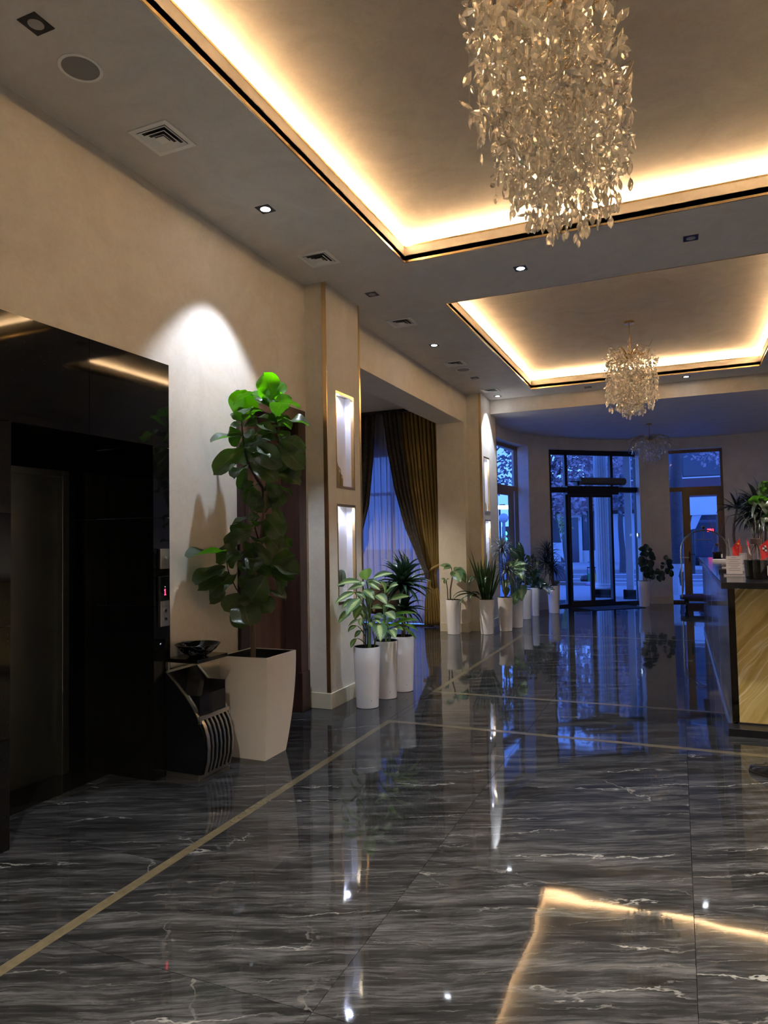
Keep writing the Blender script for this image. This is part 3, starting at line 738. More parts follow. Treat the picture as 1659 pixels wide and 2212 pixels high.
drape('curtain', [(3.88, DL[0].x, GL[0].x*.986+.05)]+[(g.z, np.interp(-g.z, [-d.z for d in DL], [d.x for d in DL]), g.x*.986+.045) for g in GL[1:]]+[(.86, GL[5].x*.986-.03, GL[5].x*.986+.04)], YC-.16, 4, .03, darkc, 'dark patterned curtain border sweeping down to the tied mustard curtain', 'curtain')
LD = ex([(812, 902), (806, 1000), (797, 1090), (786, 1135), (775, 1180)])
drape('curtain', [(3.88, -5.85, LD[0].x)]+[(p.z, -5.85, p.x) for p in LD[1:]]+[(1.0, -5.86, -5.66), (.6, -5.88, -5.62), (.03, -5.9, -5.58)], YC-.02, 6, .04, darkc, 'dark patterned curtain at the left edge of the side opening', 'curtain')
t = NT('sheer_voile'); a = t.n('BsdfTransparent'); a.inputs[0].default_value = (.9, .9, .95, 1); b = t.n('BsdfTranslucent'); b.inputs[0].default_value = (.75, .75, .8, 1); c = t.n('BsdfDiffuse'); c.inputs[0].default_value = (.6, .58, .58, 1)
m1 = t.n('MixShader'); m1.inputs[0].default_value = .5; t.l(b.outputs[0], m1.inputs[1]); t.l(c.outputs[0], m1.inputs[2]); m2 = t.n('MixShader'); m2.inputs[0].default_value = .74; t.l(a.outputs[0], m2.inputs[1]); t.l(m1.outputs[0], m2.inputs[2]); t.l(m2.outputs[0], t.out.inputs[0])
drape('curtain', [(3.88, -5.8, -3.85), (2.5, -5.8, -3.86), (1.2, -5.8, -3.87), (.03, -5.8, -3.88)], 11.80, 15, .035, t.m, 'sheer bluish voile curtain hanging behind the dark drapes', 'curtain')
part('tie_back', MB().tube([(-5.9, 11.62, 1.08), (-5.76, 11.53, 1.0), (-5.62, 11.6, .98)], .02, 8), darkc, [o for o in SC.objects if o.name == 'curtain.002'][0], smooth=True)
part('tie_back', MB().tube([(-4.22, 11.56, .93), (-4.1, 11.54, .98), (-3.98, 11.56, 1.06), (-3.85, 11.6, 1.12)], .022, 8), goldc, [o for o in SC.objects if o.name == 'curtain'][0], smooth=True)
rail = single('curtain_rail', MB().box(-5.9, -3.75, 11.53, 11.60, 3.885, 3.928), BLACKMETAL, 'dark curtain rail under the ceiling of the side room', 'rail', (-4.8, 11.56, 3.885))
def armchair(x, y, rz, lab):
    t = thing('armchair', lab, 'chair', (x, y, 0)); 
    br = simple('brown_leather', (.055, .030, .020), .45); tan = simple('tan_cushion', (.19, .13, .085), .7)
    def tr(mb):
        c, s = math.cos(rz), math.sin(rz); mb.v = [(x+a*c-b*s, y+a*s+b*c, z) for a, b, z in mb.v]; return mb
    rows = []                                       # curved shell back
    for k in range(17):
        a = math.radians(200+k*140/16); rows.append([(.36*math.cos(a), .34*math.sin(a), z) for z in (.30, .5, .74, .84)])
    m = MB(); m.sheet([[rows[i][j] for i in range(17)] for j in range(4)])
    o = part('back_shell', tr(m), br, t, smooth=True); s = o.modifiers.new('thick', 'SOLIDIFY'); s.thickness = .05
    part('seat_cushion', tr(MB().box(-.28, .28, -.26, .28, .32, .46)), tan, t, bevel=.04, smooth=True, segs=4)
    for sx in (-1, 1):
        for sy in (-1, 1): part('leg', tr(MB().tube([(.22*sx, .2*sy, .32), (.28*sx, .26*sy, 0)], [.016, .010], 8)), BRASS, t, smooth=True)
armchair(-4.62, 11.05, math.radians(15), 'brown rounded armchair with tan cushion and gold legs by the sheer curtain')

# ------------------------------------------------------------ niche ornaments
def clock_tower(x, y, z, h, lab):
    t = thing('tower_figurine', lab, 'ornament', (x, y, z), 'gilt tower figurines in the wall niches'); k = h/.28; m = MB()
    G = simple('antique_gilt', (.45, .33, .15), .35, 1)
    m.box(x-.030*k, x+.030*k, y-.030*k, y+.030*k, z, z+.016*k); m.box(x-.024*k, x+.024*k, y-.024*k, y+.024*k, z+.016*k, z+.16*k)
    for sx in (-1, 1):
        for sy in (-1, 1): m.box(x+sx*.024*k-.004, x+sx*.024*k+.004, y+sy*.024*k-.004, y+sy*.024*k+.004, z+.016*k, z+.16*k)
    m.box(x-.029*k, x+.029*k, y-.029*k, y+.029*k, z+.16*k, z+.205*k); part('shaft', m, G, t)
    part('spire', MB().lathe([(.034*k, 0), (.026*k, .018*k), (.012*k, .035*k), (.010*k, .05*k), (.003*k, .075*k)], (x, y, z+.205*k), 4), G, t)
    part('clock_face', MB().tube([(x+.029*k, y, z+.183*k), (x+.031*k, y, z+.183*k)], .017*k, 16), simple('clock_white', (.7, .65, .5), .4), t)
clock_tower(-3.058, 6.085, NZ1[1][0]+.006, .17, 'shorter gilt clock tower figurine in the upper niche of the near pier')
clock_tower(-3.062, 6.025, NZ1[1][0]+.006, .26, 'taller gilt clock tower figurine in the upper niche of the near pier')
clock_tower(-3.06, 11.66, NZ2[1][0]+.006, .18, 'small gilt figurine in the upper niche of the far pier')
t = thing('potted_cactus', 'round grey cactus in a small white pot in the lower niche of the near pier', 'plant', (-3.050, 6.055, NZ1[0][0]+.006))
z = NZ1[0][0]+.006
part('pot', MB().lathe([(.036, 0), (.042, .15), (.038, .15), (.036, .135), (0, .135)], (-3.050, 6.055, z), 20), WHITEGLOSS, t, smooth=True)
m = MB(); n = 20; rows = []
for i in range(11):
    a = math.pi*i/10; rr = .040*math.sin(a)**.8+.002; zz = z+.235-.085*math.cos(a)
    rows.append([(-3.050+rr*(1+.14*(k%2))*math.cos(2*math.pi*k/n), 6.055+rr*(1+.14*(k%2))*math.sin(2*math.pi*k/n), zz) for k in range(n)])
m.sheet(rows, close=True); part('body', m, simple('grey_green_cactus', (.10, .13, .09), .8, var=.5, scale=150), t)
# ------------------------------------------------------------ leaves and plants
def leaf_mesh(name, mat, wf, nl=9, nw=4, droop=.25, cup=.15, wave=0, twist=0, seed=0):
    """unit leaf: length 1 along +Y, width wf(t) (half), upper side +Z"""
    rr = random.Random(seed); ph = rr.uniform(0, 6); m = MB(); rows = []; uv = []
    y = z = 0; prev = 0
    for i in range(nl+1):
        t = i/nl; a = -droop*2*t*t + droop*.35
        if i: y += math.cos(a)/nl; z += math.sin(a)/nl
        hw = wf(t); row = []
        for k in range(-nw//2, nw//2+1):
            s = k/(nw/2); ww = wave*math.sin(t*11+ph+(2 if s > 0 else 0))*abs(s)
            row.append((s*hw, y, z + abs(s)*hw*cup*2 + ww*.1 + twist*s*hw*t)); uv.append((s*.5+.5, t))
        rows.append(row)
    m.sheet(rows); m.uv = uv
    return m.mesh(name, mat, smooth=True, ang=80)
def W_fiddle(t):
    return max(.006, .36*(math.sin(math.pi*min(1, t**1.25))**.55)*(.62+.42*t)) if 0 < t < 1 else .006
def W_dief(t): return max(.004, .24*math.sin(math.pi*t**.82)**.8) if 0 < t < 1 else .004
def W_strap(w): return lambda t: max(.001, w*min(1, (t+.18)*3.2)*(1-t**3.2))
def W_oval(w): return lambda t: max(.004, w*math.sin(math.pi*t**.9)**.7) if 0 < t < 1 else .004
def mat_leaf(name, a, b, vein, side=0, rough=.32, trans=.35, tcol=None, mott=None):
    """a: blade, b: blade variation, vein: midrib; side: strength of side veins; mott: centre colour (variegation)"""
    t = NT(name); p = t.pr(None, rough); uvn = t.n('UVMap'); sx = t.n('SeparateXYZ'); t.l(uvn.outputs[0], sx.inputs[0])
    s = t.math('ABSOLUTE', t.math('MULTIPLY_ADD', sx.outputs[0], 2, -1)); v = sx.outputs[1]
    oi = t.n('ObjectInfo')
    c = t.mix(oi.outputs['Random'], a, b)
    tip = t.math('SUBTRACT', t.math('MULTIPLY', v, 9), t.math('MULTIPLY', s, 3.2))
    w = t.math('ABSOLUTE', t.math('SUBTRACT', t.math('FRACT', tip), .5))
    if mott:
        nz = t.noise(t.mapping(uvn.outputs[0], (4, 9, 1)), 3, 3)
        e = t.math('ADD', t.math('MULTIPLY', w, .55), t.math('MULTIPLY', nz, .45))
        f = t.math('SUBTRACT', t.math('ADD', e, .10), s)
        c = t.mix(t.ramp(f, [(.08, (0, 0, 0)), (.24, (1, 1, 1))]), c, mott)
    if side:
        c = t.mix(t.math('MULTIPLY', t.math('LESS_THAN', w, .07), side), c, vein)
    c = t.mix(t.math('LESS_THAN', s, .05), c, vein)
    t.l(c, p.inputs['Base Color'])
    if side: t.bump(w, .25, .004)
    tr = t.n('BsdfTranslucent')
    if tcol: tr.inputs[0].default_value = (*tcol, 1)
    else: t.l(c, tr.inputs[0])
    m = t.n('MixShader'); m.inputs[0].default_value = trans
    t.l(p.outputs[0], m.inputs[1]); t.l(tr.outputs[0], m.inputs[2]); t.l(m.outputs[0], t.out.inputs[0]); return t.m
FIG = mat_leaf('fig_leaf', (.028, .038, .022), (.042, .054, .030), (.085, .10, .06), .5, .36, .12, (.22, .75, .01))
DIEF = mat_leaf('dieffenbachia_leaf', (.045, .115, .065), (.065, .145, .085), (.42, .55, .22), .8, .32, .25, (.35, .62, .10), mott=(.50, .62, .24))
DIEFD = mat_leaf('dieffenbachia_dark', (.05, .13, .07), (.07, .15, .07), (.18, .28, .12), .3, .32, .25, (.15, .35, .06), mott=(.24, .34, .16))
GREEN = mat_leaf('bright_green_leaf', (.08, .23, .035), (.15, .29, .04), (.16, .32, .08), 0, .35, .35, (.35, .6, .05))
DRAC = mat_leaf('dracaena_leaf', (.020, .055, .028), (.035, .085, .040), (.03, .07, .03), 0, .3, .12)
MARG = mat_leaf('marginata_leaf', (.13, .14, .13), (.24, .25, .24), (.10, .10, .09), 0, .3, .12)
MARGD = mat_leaf('marginata_dark_leaf', (.030, .042, .030), (.048, .062, .044), (.03, .04, .03), 0, .35, .1)
SANS = mat_leaf('snake_plant_leaf', (.030, .075, .030), (.060, .11, .035), (.045, .09, .04), 0, .32, .12, mott=(.035, .085, .04))
ZZ = mat_leaf('zz_leaf', (.012, .035, .016), (.020, .05, .02), (.02, .05, .02), 0, .2, .1)
RUBBER = mat_leaf('rubber_leaf', (.012, .032, .018), (.022, .048, .022), (.03, .06, .03), 0, .22, .1)
LV = {}
def variants(key, mat, wf, n=4, **kw):
    LV[key] = [leaf_mesh(key+'_leaf', mat, wf, seed=i, droop=kw.get('droop', .25)*(.5+.35*i), cup=kw.get('cup', .15), wave=kw.get('wave', 0)*(.6+.3*i), nl=kw.get('nl', 9), nw=kw.get('nw', 4), twist=kw.get('twist', 0)*(i-1.5)) for i in range(n)]
variants('fig', FIG, W_fiddle, droop=.32, cup=.16, wave=.55, twist=.25, nl=11, nw=6)
FIGLIT = mat_leaf('backlit_fig_leaf', (.06, .16, .02), (.08, .20, .025), (.03, .10, .01), .6, .35, .55, (.17, .70, .0))  # fig leaf copy with the downlight's backlight put into its colour
variants('figlit', FIGLIT, W_fiddle, droop=.25, cup=.16, wave=.4, twist=.2, nl=11, nw=6)
variants('dief', DIEF, W_dief, droop=.30, cup=.18, wave=.1, twist=.2)
variants('diefd', DIEFD, W_dief, droop=.45, cup=.2, wave=.1, twist=.2)
variants('green', GREEN, W_oval(.15), droop=.55, cup=.25)
variants('drac', DRAC, W_strap(.085), droop=.40, cup=.3, nl=7, nw=2)
variants('marg', MARG, W_strap(.028), droop=.7, cup=.3, nl=7, nw=2)
variants('margd', MARGD, W_strap(.030), droop=.38, cup=.3, nl=7, nw=2)
variants('yucca', MARGD, W_strap(.060), droop=.28, cup=.3, nl=7, nw=2)
variants('sans', SANS, W_strap(.042), droop=.12, cup=.5, nl=8, nw=2, twist=.8)
variants('sansd', SANS, W_strap(.06), droop=.95, cup=.3, nl=8, nw=2)
variants('zz', ZZ, W_oval(.24), droop=.1, cup=.1, nl=4, nw=2)
variants('rubber', RUBBER, W_oval(.36), droop=.3, cup=.15, nl=7)
def leaf(parent, key, p, d, L, up=(0, 0, 1), width=1.0, roll=0, var=None):
    d = Vector(d).normalized(); up = Vector(up); x = d.cross(up)
    if x.length < 1e-3: x = d.cross(Vector((0, 1, 0)))
    x.normalize(); z = x.cross(d).normalized()
    if roll: q = Matrix.Rotation(roll, 3, d); x = q @ x; z = q @ z
    me = LV[key][var if var is not None else R.randrange(len(LV[key]))]
    o = bpy.data.objects.new('leaf', me); COL.objects.link(o); o.parent = parent
    base = Vector(p) - worigin(parent); m = Matrix.Identity(4)
    for i in range(3): m[i][0], m[i][1], m[i][2], m[i][3] = x[i]*L*width, d[i]*L, z[i]*L, base[i]
    o.matrix_basis = m; return o
def bez(a, b, c, n=6):
    a, b, c = Vector(a), Vector(b), Vector(c)
    return [a*(1-t)**2 + b*2*t*(1-t) + c*t*t for t in (i/n for i in range(n+1))]
BARK = simple('pale_bark', (.17, .12, .085), .8, var=.35, scale=40)
CANE = simple('green_cane', (.12, .17, .06), .5, var=.4, scale=60)
CANED = simple('ringed_cane', (.13, .10, .06), .7, var=.5, scale=70)
TWIG = simple('dark_twig', (.035, .028, .020), .7)
STALK = simple('green_stalk', (.13, .22, .07), .5, var=.2, scale=30)
POTM = WHITEGLOSS

# --- fiddle leaf fig in the square planter
CAMP = Vector((0, 0, EYE))
fig = thing('fiddle_leaf_fig', 'tall fiddle leaf fig tree in the square white planter under the lit downlight', 'plant', (-2.86, 4.33, 0))
q = [(-3.06, 4.17), (-2.735, 4.145), (-2.785, 4.50), (-3.07, 4.51)]
def planter_ring(k, z, cx=-2.90, cy=4.335, dxy=0): return [(cx+sx*(k+dxy), cy+sy*(k+dxy), z) for sx, sy in ((-1, -1), (1, -1), (1, 1), (-1, 1))]
rings = []
for i in range(13):
    t = i/12; rings.append(planter_ring(.140+.062*math.sin(t*math.pi*.50)**.9, t*.735, -2.885, 4.345))
m = MB(); m.sheet(rings, close=True); m.sheet([rings[-1], planter_ring(.190, .735, -2.885, 4.345), planter_ring(.186, .66, -2.885, 4.345)], close=True)
m.f.append((3, 2, 1, 0))
pl_ = part('planter', m, simple('cream_planter', (.66, .60, .53), .34), fig, smooth=True, ang=50)
for yy in (4.26, 4.33): part('drain_hole', MB().tube([(yy-7.22, 4.203-.0045, .13), (yy-7.22, 4.205-.006, .13)], .004, 8), BLACKMETAL, fig) if 0 else None
m = MB(); m.sheet([planter_ring(.1895, .731, -2.885, 4.345), planter_ring(.1855, .672, -2.885, 4.345)], close=True); part('liner', m, BLACKPLASTIC, fig)
m = MB(); m.sheet([planter_ring(.188, .672, -2.885, 4.345)[:2], planter_ring(.188, .672, -2.885, 4.345)[:1:-1]]); part('soil', m, SOIL, fig)
YF = 4.36
def g(x, y, s, ox, oy): return (ox+x/s, oy+y/s)
T2 = lambda x, y: g(x, y, 5.925, 400, 790)
T3 = lambda x, y: g(x, y, 5.82, 400, 1060)
def w(pt, dy=0):
    p = img(pt[0], pt[1], Y=YF+dy)
    if p.x < -3.07: p = CAMP + (p-CAMP)*(-3.07/p.x)
    return p
trunk = [Vector((w(T3(855, 2090)).x, YF, .66)), w(T3(856, 1900)), w(T3(862, 1650)), w(T3(885, 1300)), w(T3(915, 900)), w(T3(955, 620)), w(T3(985, 400)), w(T3(1000, 200)), w(T3(1010, 0))]
part('trunk', MB().tube(trunk, [.020, .019, .018, .017, .016, .016, .015, .014, .013], 10), BARK, fig, smooth=True)
tw = MB()
tw.tube([w(T2(1010, 1700)), w(T2(990, 1560)), w(T2(900, 1430)), w(T2(800, 1250), -.03), w(T2(750, 1050), -.05), w(T2(735, 880), -.05), w(T2(722, 720), -.05)], [.013, .012, .010, .009, .007, .006, .004], 7)
tw.tube([w(T2(1010, 1640)), w(T2(1080, 1450), .03), w(T2(1150, 1250), .05), w(T2(1190, 1000), .05), w(T2(1180, 850), .05), w(T2(1155, 650), .04), w(T2(1110, 440), .03)], [.013, .012, .010, .009, .007, .006, .004], 7)
tw.tube([w(T3(860, 1450)), w(T3(740, 1370), -.05), w(T3(640, 1230), -.08), w(T3(560, 1060), -.08), w(T3(535, 980), -.08), w(T3(515, 840), -.08)], [.008, .006, .005, .005, .004, .003], 6)
tw.tube([w(T3(900, 1200)), w(T3(980, 1100), -.06), w(T3(1040, 1000), -.07), w(T3(1060, 900), -.07)], [.007, .005, .004, .003], 6)
tw.tube([w(T3(930, 640)), w(T3(880, 480), .02), w(T3(870, 400), -.02), w(T3(930, 330), -.02)], [.007, .006, .005, .004], 6)
tw.tube([w(T3(780, 870), .02), w(T3(760, 500), .03), w(T3(745, 60), .04)], [.003, .003, .003], 5)
tw.tube([w(T3(990, 300)), w(T3(1060, 190), -.02), w(T3(1140, 140), -.03)], [.005, .004, .003], 6)
tw.tube([w(T3(1000, 80)), w(T3(930, 200)), w(T3(900, 300))], [.005, .004, .003], 6)
part('branches', tw, TWIG, fig, smooth=True)
FL = [('2', L) for L in [
 (1110,440,1025,120,250,.0,'f'),(1110,450,820,350,90,.05,'u'),(1110,480,955,305,120,-.05,'f'),(1100,530,905,410,80,-.03,'u'),(1110,470,1255,230,60,.08,'u'),(1110,440,1240,385,120,.06,'f'),
 (1150,655,1235,455,200,-.06,'f'),(1110,500,1352,410,130,.0,'f'),(725,720,760,395,310,-.05,'f'),(730,735,930,540,110,-.10,'u'),(720,735,610,600,110,-.02,'u'),(720,770,585,755,80,-.1,'u'),
 (745,765,905,735,80,-.1,'u'),(1160,710,880,650,110,.03,'u'),(1190,750,1552,700,95,-.04,'u'),(1170,860,935,740,110,-.08,'u'),(1160,870,895,850,80,-.1,'u'),(730,850,490,880,130,.0,'f'),
 (730,900,365,945,110,-.10,'u'),(760,1040,395,1340,210,-.10,'f'),(720,860,590,1010,120,-.04,'f'),(1190,900,1495,1070,180,.0,'f'),(1190,1000,1480,1275,220,-.05,'f'),(800,1020,1190,1240,230,-.12,'f'),
 (850,1250,1135,1420,220,-.12,'f'),(780,1270,700,1570,110,-.05,'f'),(1200,1080,1400,1450,250,.03,'f'),(1130,1290,1440,1490,160,.0,'f'),(1180,960,990,900,90,-.1,'u'),(760,1020,960,1070,110,-.1,'u'),
 (1030,1490,1190,1660,130,-.04,'f'),(880,1480,715,1560,110,-.03,'f'),(870,1520,780,1760,130,-.05,'f'),(950,1600,900,1840,140,-.06,'f'),(1150,1600,1245,1770,150,.02,'f'),(900,1000,830,1200,180,.05,'f'),
 (1000,1000,1120,1230,200,.06,'f'),(900,900,1000,1050,180,.06,'f'),(760,900,840,1100,180,.05,'f'),(1190,1130,1050,1300,200,.08,'f'),(800,1100,700,1250,160,.05,'f'),(1180,830,1300,950,150,.05,'f'),
 (740,880,880,880,130,.02,'u'),(1100,1180,960,1180,160,.02,'u'),(1010,1640,1100,1800,150,.02,'f')]]
FL += [('3', L) for L in [
 (945,330,790,330,110,-.04,'f'),(790,340,578,430,95,-.08,'u'),(880,450,568,540,175,-.05,'f'),(880,500,495,690,175,-.10,'f'),(510,795,105,795,95,-.12,'u'),(740,760,400,830,75,-.10,'u'),(765,790,540,925,70,-.06,'u'),
 (505,960,180,1130,60,-.06,'u'),(530,1020,215,1190,200,-.09,'f'),(645,1045,325,1250,200,-.14,'f'),(500,1270,335,1390,120,-.12,'f'),(990,300,1205,560,250,.03,'f'),(980,520,1215,780,210,.02,'f'),(1090,180,1222,405,105,-.04,'f'),
 (865,660,1060,895,120,-.10,'f'),(1070,915,1345,815,130,-.06,'f'),(1060,920,1390,1010,120,-.12,'u'),(1080,945,1345,1090,110,-.08,'f'),(1080,985,1255,1165,100,-.10,'f'),(1100,1040,1222,1285,70,-.08,'f'),
 (775,880,1035,1010,120,-.08,'f'),(780,900,675,985,110,-.04,'f'),(1030,1060,850,1340,290,-.16,'f'),(850,1090,665,1175,120,-.08,'f'),(700,1290,510,1490,200,-.10,'f'),(740,1230,860,1420,230,-.06,'f'),
 (880,1310,1070,1510,210,-.03,'f'),(740,1380,790,1670,300,-.14,'f'),(660,1370,700,1710,200,-.06,'f'),(860,700,1005,900,170,.0,'f'),(730,640,875,850,160,.03,'f'),(1180,650,1260,820,120,.04,'f'),
 (1050,830,980,1040,200,.04,'f'),(900,640,820,800,150,.05,'f'),(780,960,900,1090,160,-.02,'f'),(1060,560,1130,720,170,.06,'f'),(1000,60,880,180,190,.03,'f'),(1040,60,1190,180,160,.04,'f'),(960,100,870,260,150,.0,'f'),(760,20,850,170,130,.02,'f')]]
CAMP = Vector((0, 0, EYE))
for src, (bx, by, tx, ty, wd, dy, kind) in FL:
    T = T2 if src == '2' else T3; sc = 5.9
    b = w(T(bx, by), dy*.6); tp = w(T(tx, ty), dy)
    dist = (b-CAMP).length; Wm = wd/sc*dist/FPX; d = tp-b; L2 = d.length
    Lf = max(L2, Wm*1.22 if kind == 'f' else L2)
    out = math.sqrt(max(0, Lf*Lf-L2*L2)); view = (CAMP-b).normalized()
    d2 = d + view*out*R.choice((1, .8, -.5))
    view2 = view + Vector((R.uniform(-.3, .3), R.uniform(-.3, .3), .35 if kind == 'f' else 1.2))
    if src == '2' and by < 900 and kind == 'f': view2 = -(view + Vector((0, 0, -.6)))       # backlit top leaves show their undersides
    full = Lf*1.10; wn_ = Wm/(full*.62)
    if kind == 'u': wn_ = max(wn_*1.5, .75); 
    leaf(fig, 'figlit' if (src == '2' and (by < 485 or (by < 726 and bx < 727))) else 'fig', b, d2, full, view2, min(max(wn_*1.22, .62), 1.6), 0)

for k in range(20):
    z_ = R.uniform(1.15, 2.75); c_ = Vector((-2.90+R.uniform(-.05, .08), YF+.02, z_)); az = R.uniform(0, 6.28); d_ = Vector((math.cos(az), math.sin(az), R.uniform(-.5, .4)))
    if d_.x < -.2: d_.x *= .4
    leaf(fig, 'fig', c_+d_*.05, d_, R.uniform(.16, .24), (0, 0, 1), 1.15)
# --- tall round white planters
def potmesh(h=.565, rt=.126, rb=.104):
    m = MB(); m.lathe([(rb-.012, 0), (rb, .004), (rb+(rt-rb)*.35, h*.33), (rb+(rt-rb)*.75, h*.7), (rt, h-.004), (rt-.002, h), (rt-.010, h), (rt-.012, h-.05), (0, h-.052)], (0, 0, 0), 40)
    return m
POTME = {}
def tall_pot(t, x, y, h, rt=.126, rb=.104, z0=0):
    m = potmesh(h, rt, rb); me = None
    key = (h, rt, rb)
    if key not in POTME: POTME[key] = (m.mesh('pot', POTM, smooth=True), MB().lathe([(rt-.0122, 0), (0, .004)], (0, 0, h-.045), 24, cap=False).mesh('soil', SOIL))
    a, b = POTME[key]; wo = worigin(t)
    if key+('l',) not in POTME: POTME[key+('l',)] = MB().lathe([(rt-.0035, -.001), (rt-.0125, -.0012), (rt-.0128, -.047)], (0, 0, h+.0016), 32, cap=False).mesh('liner', BLACKPLASTIC, smooth=True)
    link('liner', POTME[key+('l',)], t, (x-wo.x, y-wo.y, z0-wo.z))
    o = link('pot', a, t, (x-wo.x, y-wo.y, z0-wo.z)); link('soil', b, t, (x-wo.x, y-wo.y, z0-wo.z))
    dmy = MB().tube([(0, 0, 0), (0, 0, .001)], .0035, 8).mesh('plug_hole', BLACKMETAL)
    vx, vy = -x, -y; L = math.hypot(vx, vy); a_ = math.atan2(vy, vx)+.35; rr = rb+(rt-rb)*.12
    hobj = link('plug_hole', dmy, t, (x-wo.x+math.cos(a_)*rr*1.003, y-wo.y+math.sin(a_)*rr*1.003, z0-wo.z+.075))
    hobj.rotation_euler = (0, math.pi/2, a_); return o
def potted(name, lab, x, y, h=.56, rt=.126, rb=.104, group='white tall round planters with plants'):
    t = thing(name, lab, 'plant', (x, y, 0), group); tall_pot(t, x, y, h, rt, rb); return t
pA, pB, pC = (-2.72, 5.905), (-2.70, 6.31), (-2.66, 6.66)
PA = potted('dieffenbachia', 'variegated dieffenbachia with large pale leaves in the nearest tall round white planter', *pA)
PB_ = potted('dieffenbachia', 'green and variegated dieffenbachia in the middle planter of the near three', *pB)
PC_ = potted('dracaena', 'dark two-headed dracaena rosettes in the rear planter of the near three', *pC)
T4 = lambda x, y: g(x, y, 6.504, 700, 1200)
def img_plant(t, base, T, sc, yplane, leaves, key, stems, soilz, mat=STALK, wk=1.0):
    st = MB()
    for (pts, rad) in stems:
        P3 = [img(*T(px, py), Y=yplane+dd) for px, py, dd in pts]; P3[0].z = soilz; st.tube(P3, rad, 8)
    nodes = [img(*T(px, py), Y=yplane+dd) for pts, rad in stems for px, py, dd in pts]
    for (bx, by, tx, ty, wd, dy, nx, ny) in leaves:
        b = img(*T(bx, by), Y=yplane+dy*.8); tp = img(*T(tx, ty), Y=yplane+dy)
        if yplane < 7:
            if b.x < -2.90: b = CAMP+(b-CAMP)*(-2.90/b.x)
            if tp.x < -2.93: tp = CAMP+(tp-CAMP)*(-2.93/tp.x)
        n = img(*T(nx, ny), Y=yplane); 
        dist = (b-CAMP).length; Wm = wd*1.18/sc*dist/FPX; d = (tp-b)*1.08; L2 = d.length; Lf = max(L2, Wm*1.8)
        out = math.sqrt(max(0, Lf*Lf-L2*L2)); view = (CAMP-b).normalized(); d2 = d+view*out
        st.tube(bez(n, (b+n)/2+Vector((0, 0, .25*(b-n).length)), b), [.006, .0055, .005, .0045, .004, .0035, .003], 5)
        leaf(t, key, b, d2, Lf, view*.8+Vector((R.uniform(-.2, .2), 0, .8)), min(1.5, Wm/(Lf*.47)))
    part('stem', st, mat, t, smooth=True)
img_plant(PA, pA, T4, 6.504, 5.90, [
 (600,350,580,178,155,.0,630,760),(690,320,948,238,90,.08,640,760),(510,370,198,392,85,-.02,620,800),(545,425,330,480,95,-.06,620,800),(430,515,165,650,95,-.08,600,850),(590,360,785,375,65,-.05,640,760),
 (610,375,775,470,85,-.10,640,780),(560,480,720,605,120,-.12,630,800),(740,550,895,670,120,-.10,650,830),(430,525,580,590,75,-.06,620,800),(510,605,350,780,165,-.10,610,850),(420,610,258,725,75,.02,600,880),
 (540,705,412,890,115,-.08,610,900),(375,785,205,920,85,-.02,600,900),(670,735,830,725,105,-.10,640,900),(480,900,332,1000,65,-.02,590,1080),(525,880,510,980,75,-.08,600,1050),(465,990,320,1060,55,-.04,590,1150),
 (520,1055,430,1140,65,-.05,585,1150),(460,1165,365,1290,65,-.05,585,1250),(770,955,795,1160,175,-.12,690,1000),(640,940,680,1000,90,-.08,640,1000),(690,850,835,870,110,-.04,650,950),(690,900,800,935,85,-.10,650,1000),
 (535,740,560,865,90,.05,620,900),(560,370,500,420,80,.08,630,760),(600,560,640,680,90,.08,630,860)], 'dief',
 [([(635,1330,0),(632,1150,0),(632,1000,0),(638,820,0),(642,700,0)], [.021,.020,.018,.014,.010]), ([(700,1330,0),(715,1220,-.02),(745,1130,-.03)], [.010,.009,.008]), ([(585,1330,0),(583,1200,0),(588,1050,0),(600,800,0)],[.008,.007,.006,.005])], .52, CANE)
img_plant(PB_, pB, T4, 6.504, 6.31, [
 (850,545,820,372,125,.0,840,850),(890,520,1015,375,145,.02,850,850),(930,625,1172,565,75,-.02,850,900),(850,700,1005,740,55,-.05,850,900),(870,795,1012,892,115,-.10,860,1000),(930,1040,1005,1135,125,-.12,880,1150),(900,1000,850,930,70,-.1,870,1100)], 'dief',
 [([(880,1230,0),(860,1100,0),(845,900,0),(835,700,0)], [.011,.010,.009,.007]), ([(920,1230,0),(930,1150,0),(960,1060,0)], [.009,.008,.007])], .52)
img_plant(PB_, pB, T4, 6.504, 6.33, [
 (905,870,1278,790,70,.0,900,1100),(900,930,1190,850,70,-.03,900,1120),(960,985,1292,885,95,-.06,910,1130),(1110,960,1312,1040,70,-.03,930,1130),(1110,1005,1292,1160,60,-.04,930,1130),(900,940,1030,850,80,.04,900,1120),
 (890,1010,1040,960,90,-.08,900,1130),(900,880,960,800,70,.05,890,1100),(1000,1030,1120,1020,80,-.1,920,1130),(880,900,800,1000,80,.0,890,1120)], 'green', [([(905,1230,0),(905,1150,0),(910,1080,0)], [.008,.008,.007])], .52)
def rosette(t, key, c, n, L, el0, el1, width=1.0, jit=.15, stretch=0, az0=0, az1=360):
    for i in range(n):
        u = (i+.5)/n; az = math.radians(az0+(az1-az0)*((i*0.381966) % 1)); el = math.radians(el0+(el1-el0)*u+R.uniform(-8, 8))
        d = Vector((math.cos(az)*math.cos(el), math.sin(az)*math.cos(el), math.sin(el)))
        LL = L*R.uniform(1-jit, 1+jit*.6)
        if c[1] > 11 and c[1] < 12.5 and c[0]+d.x*LL < -2.96: LL *= max(.3, (c[0]+2.96)/(-d.x*LL))
        leaf(t, key, Vector(c)+Vector((0, 0, stretch*(u-.5)))+d*.01, d, LL, (0, 0, 1) if abs(d.z) < .95 else (1, 0, 0), width)
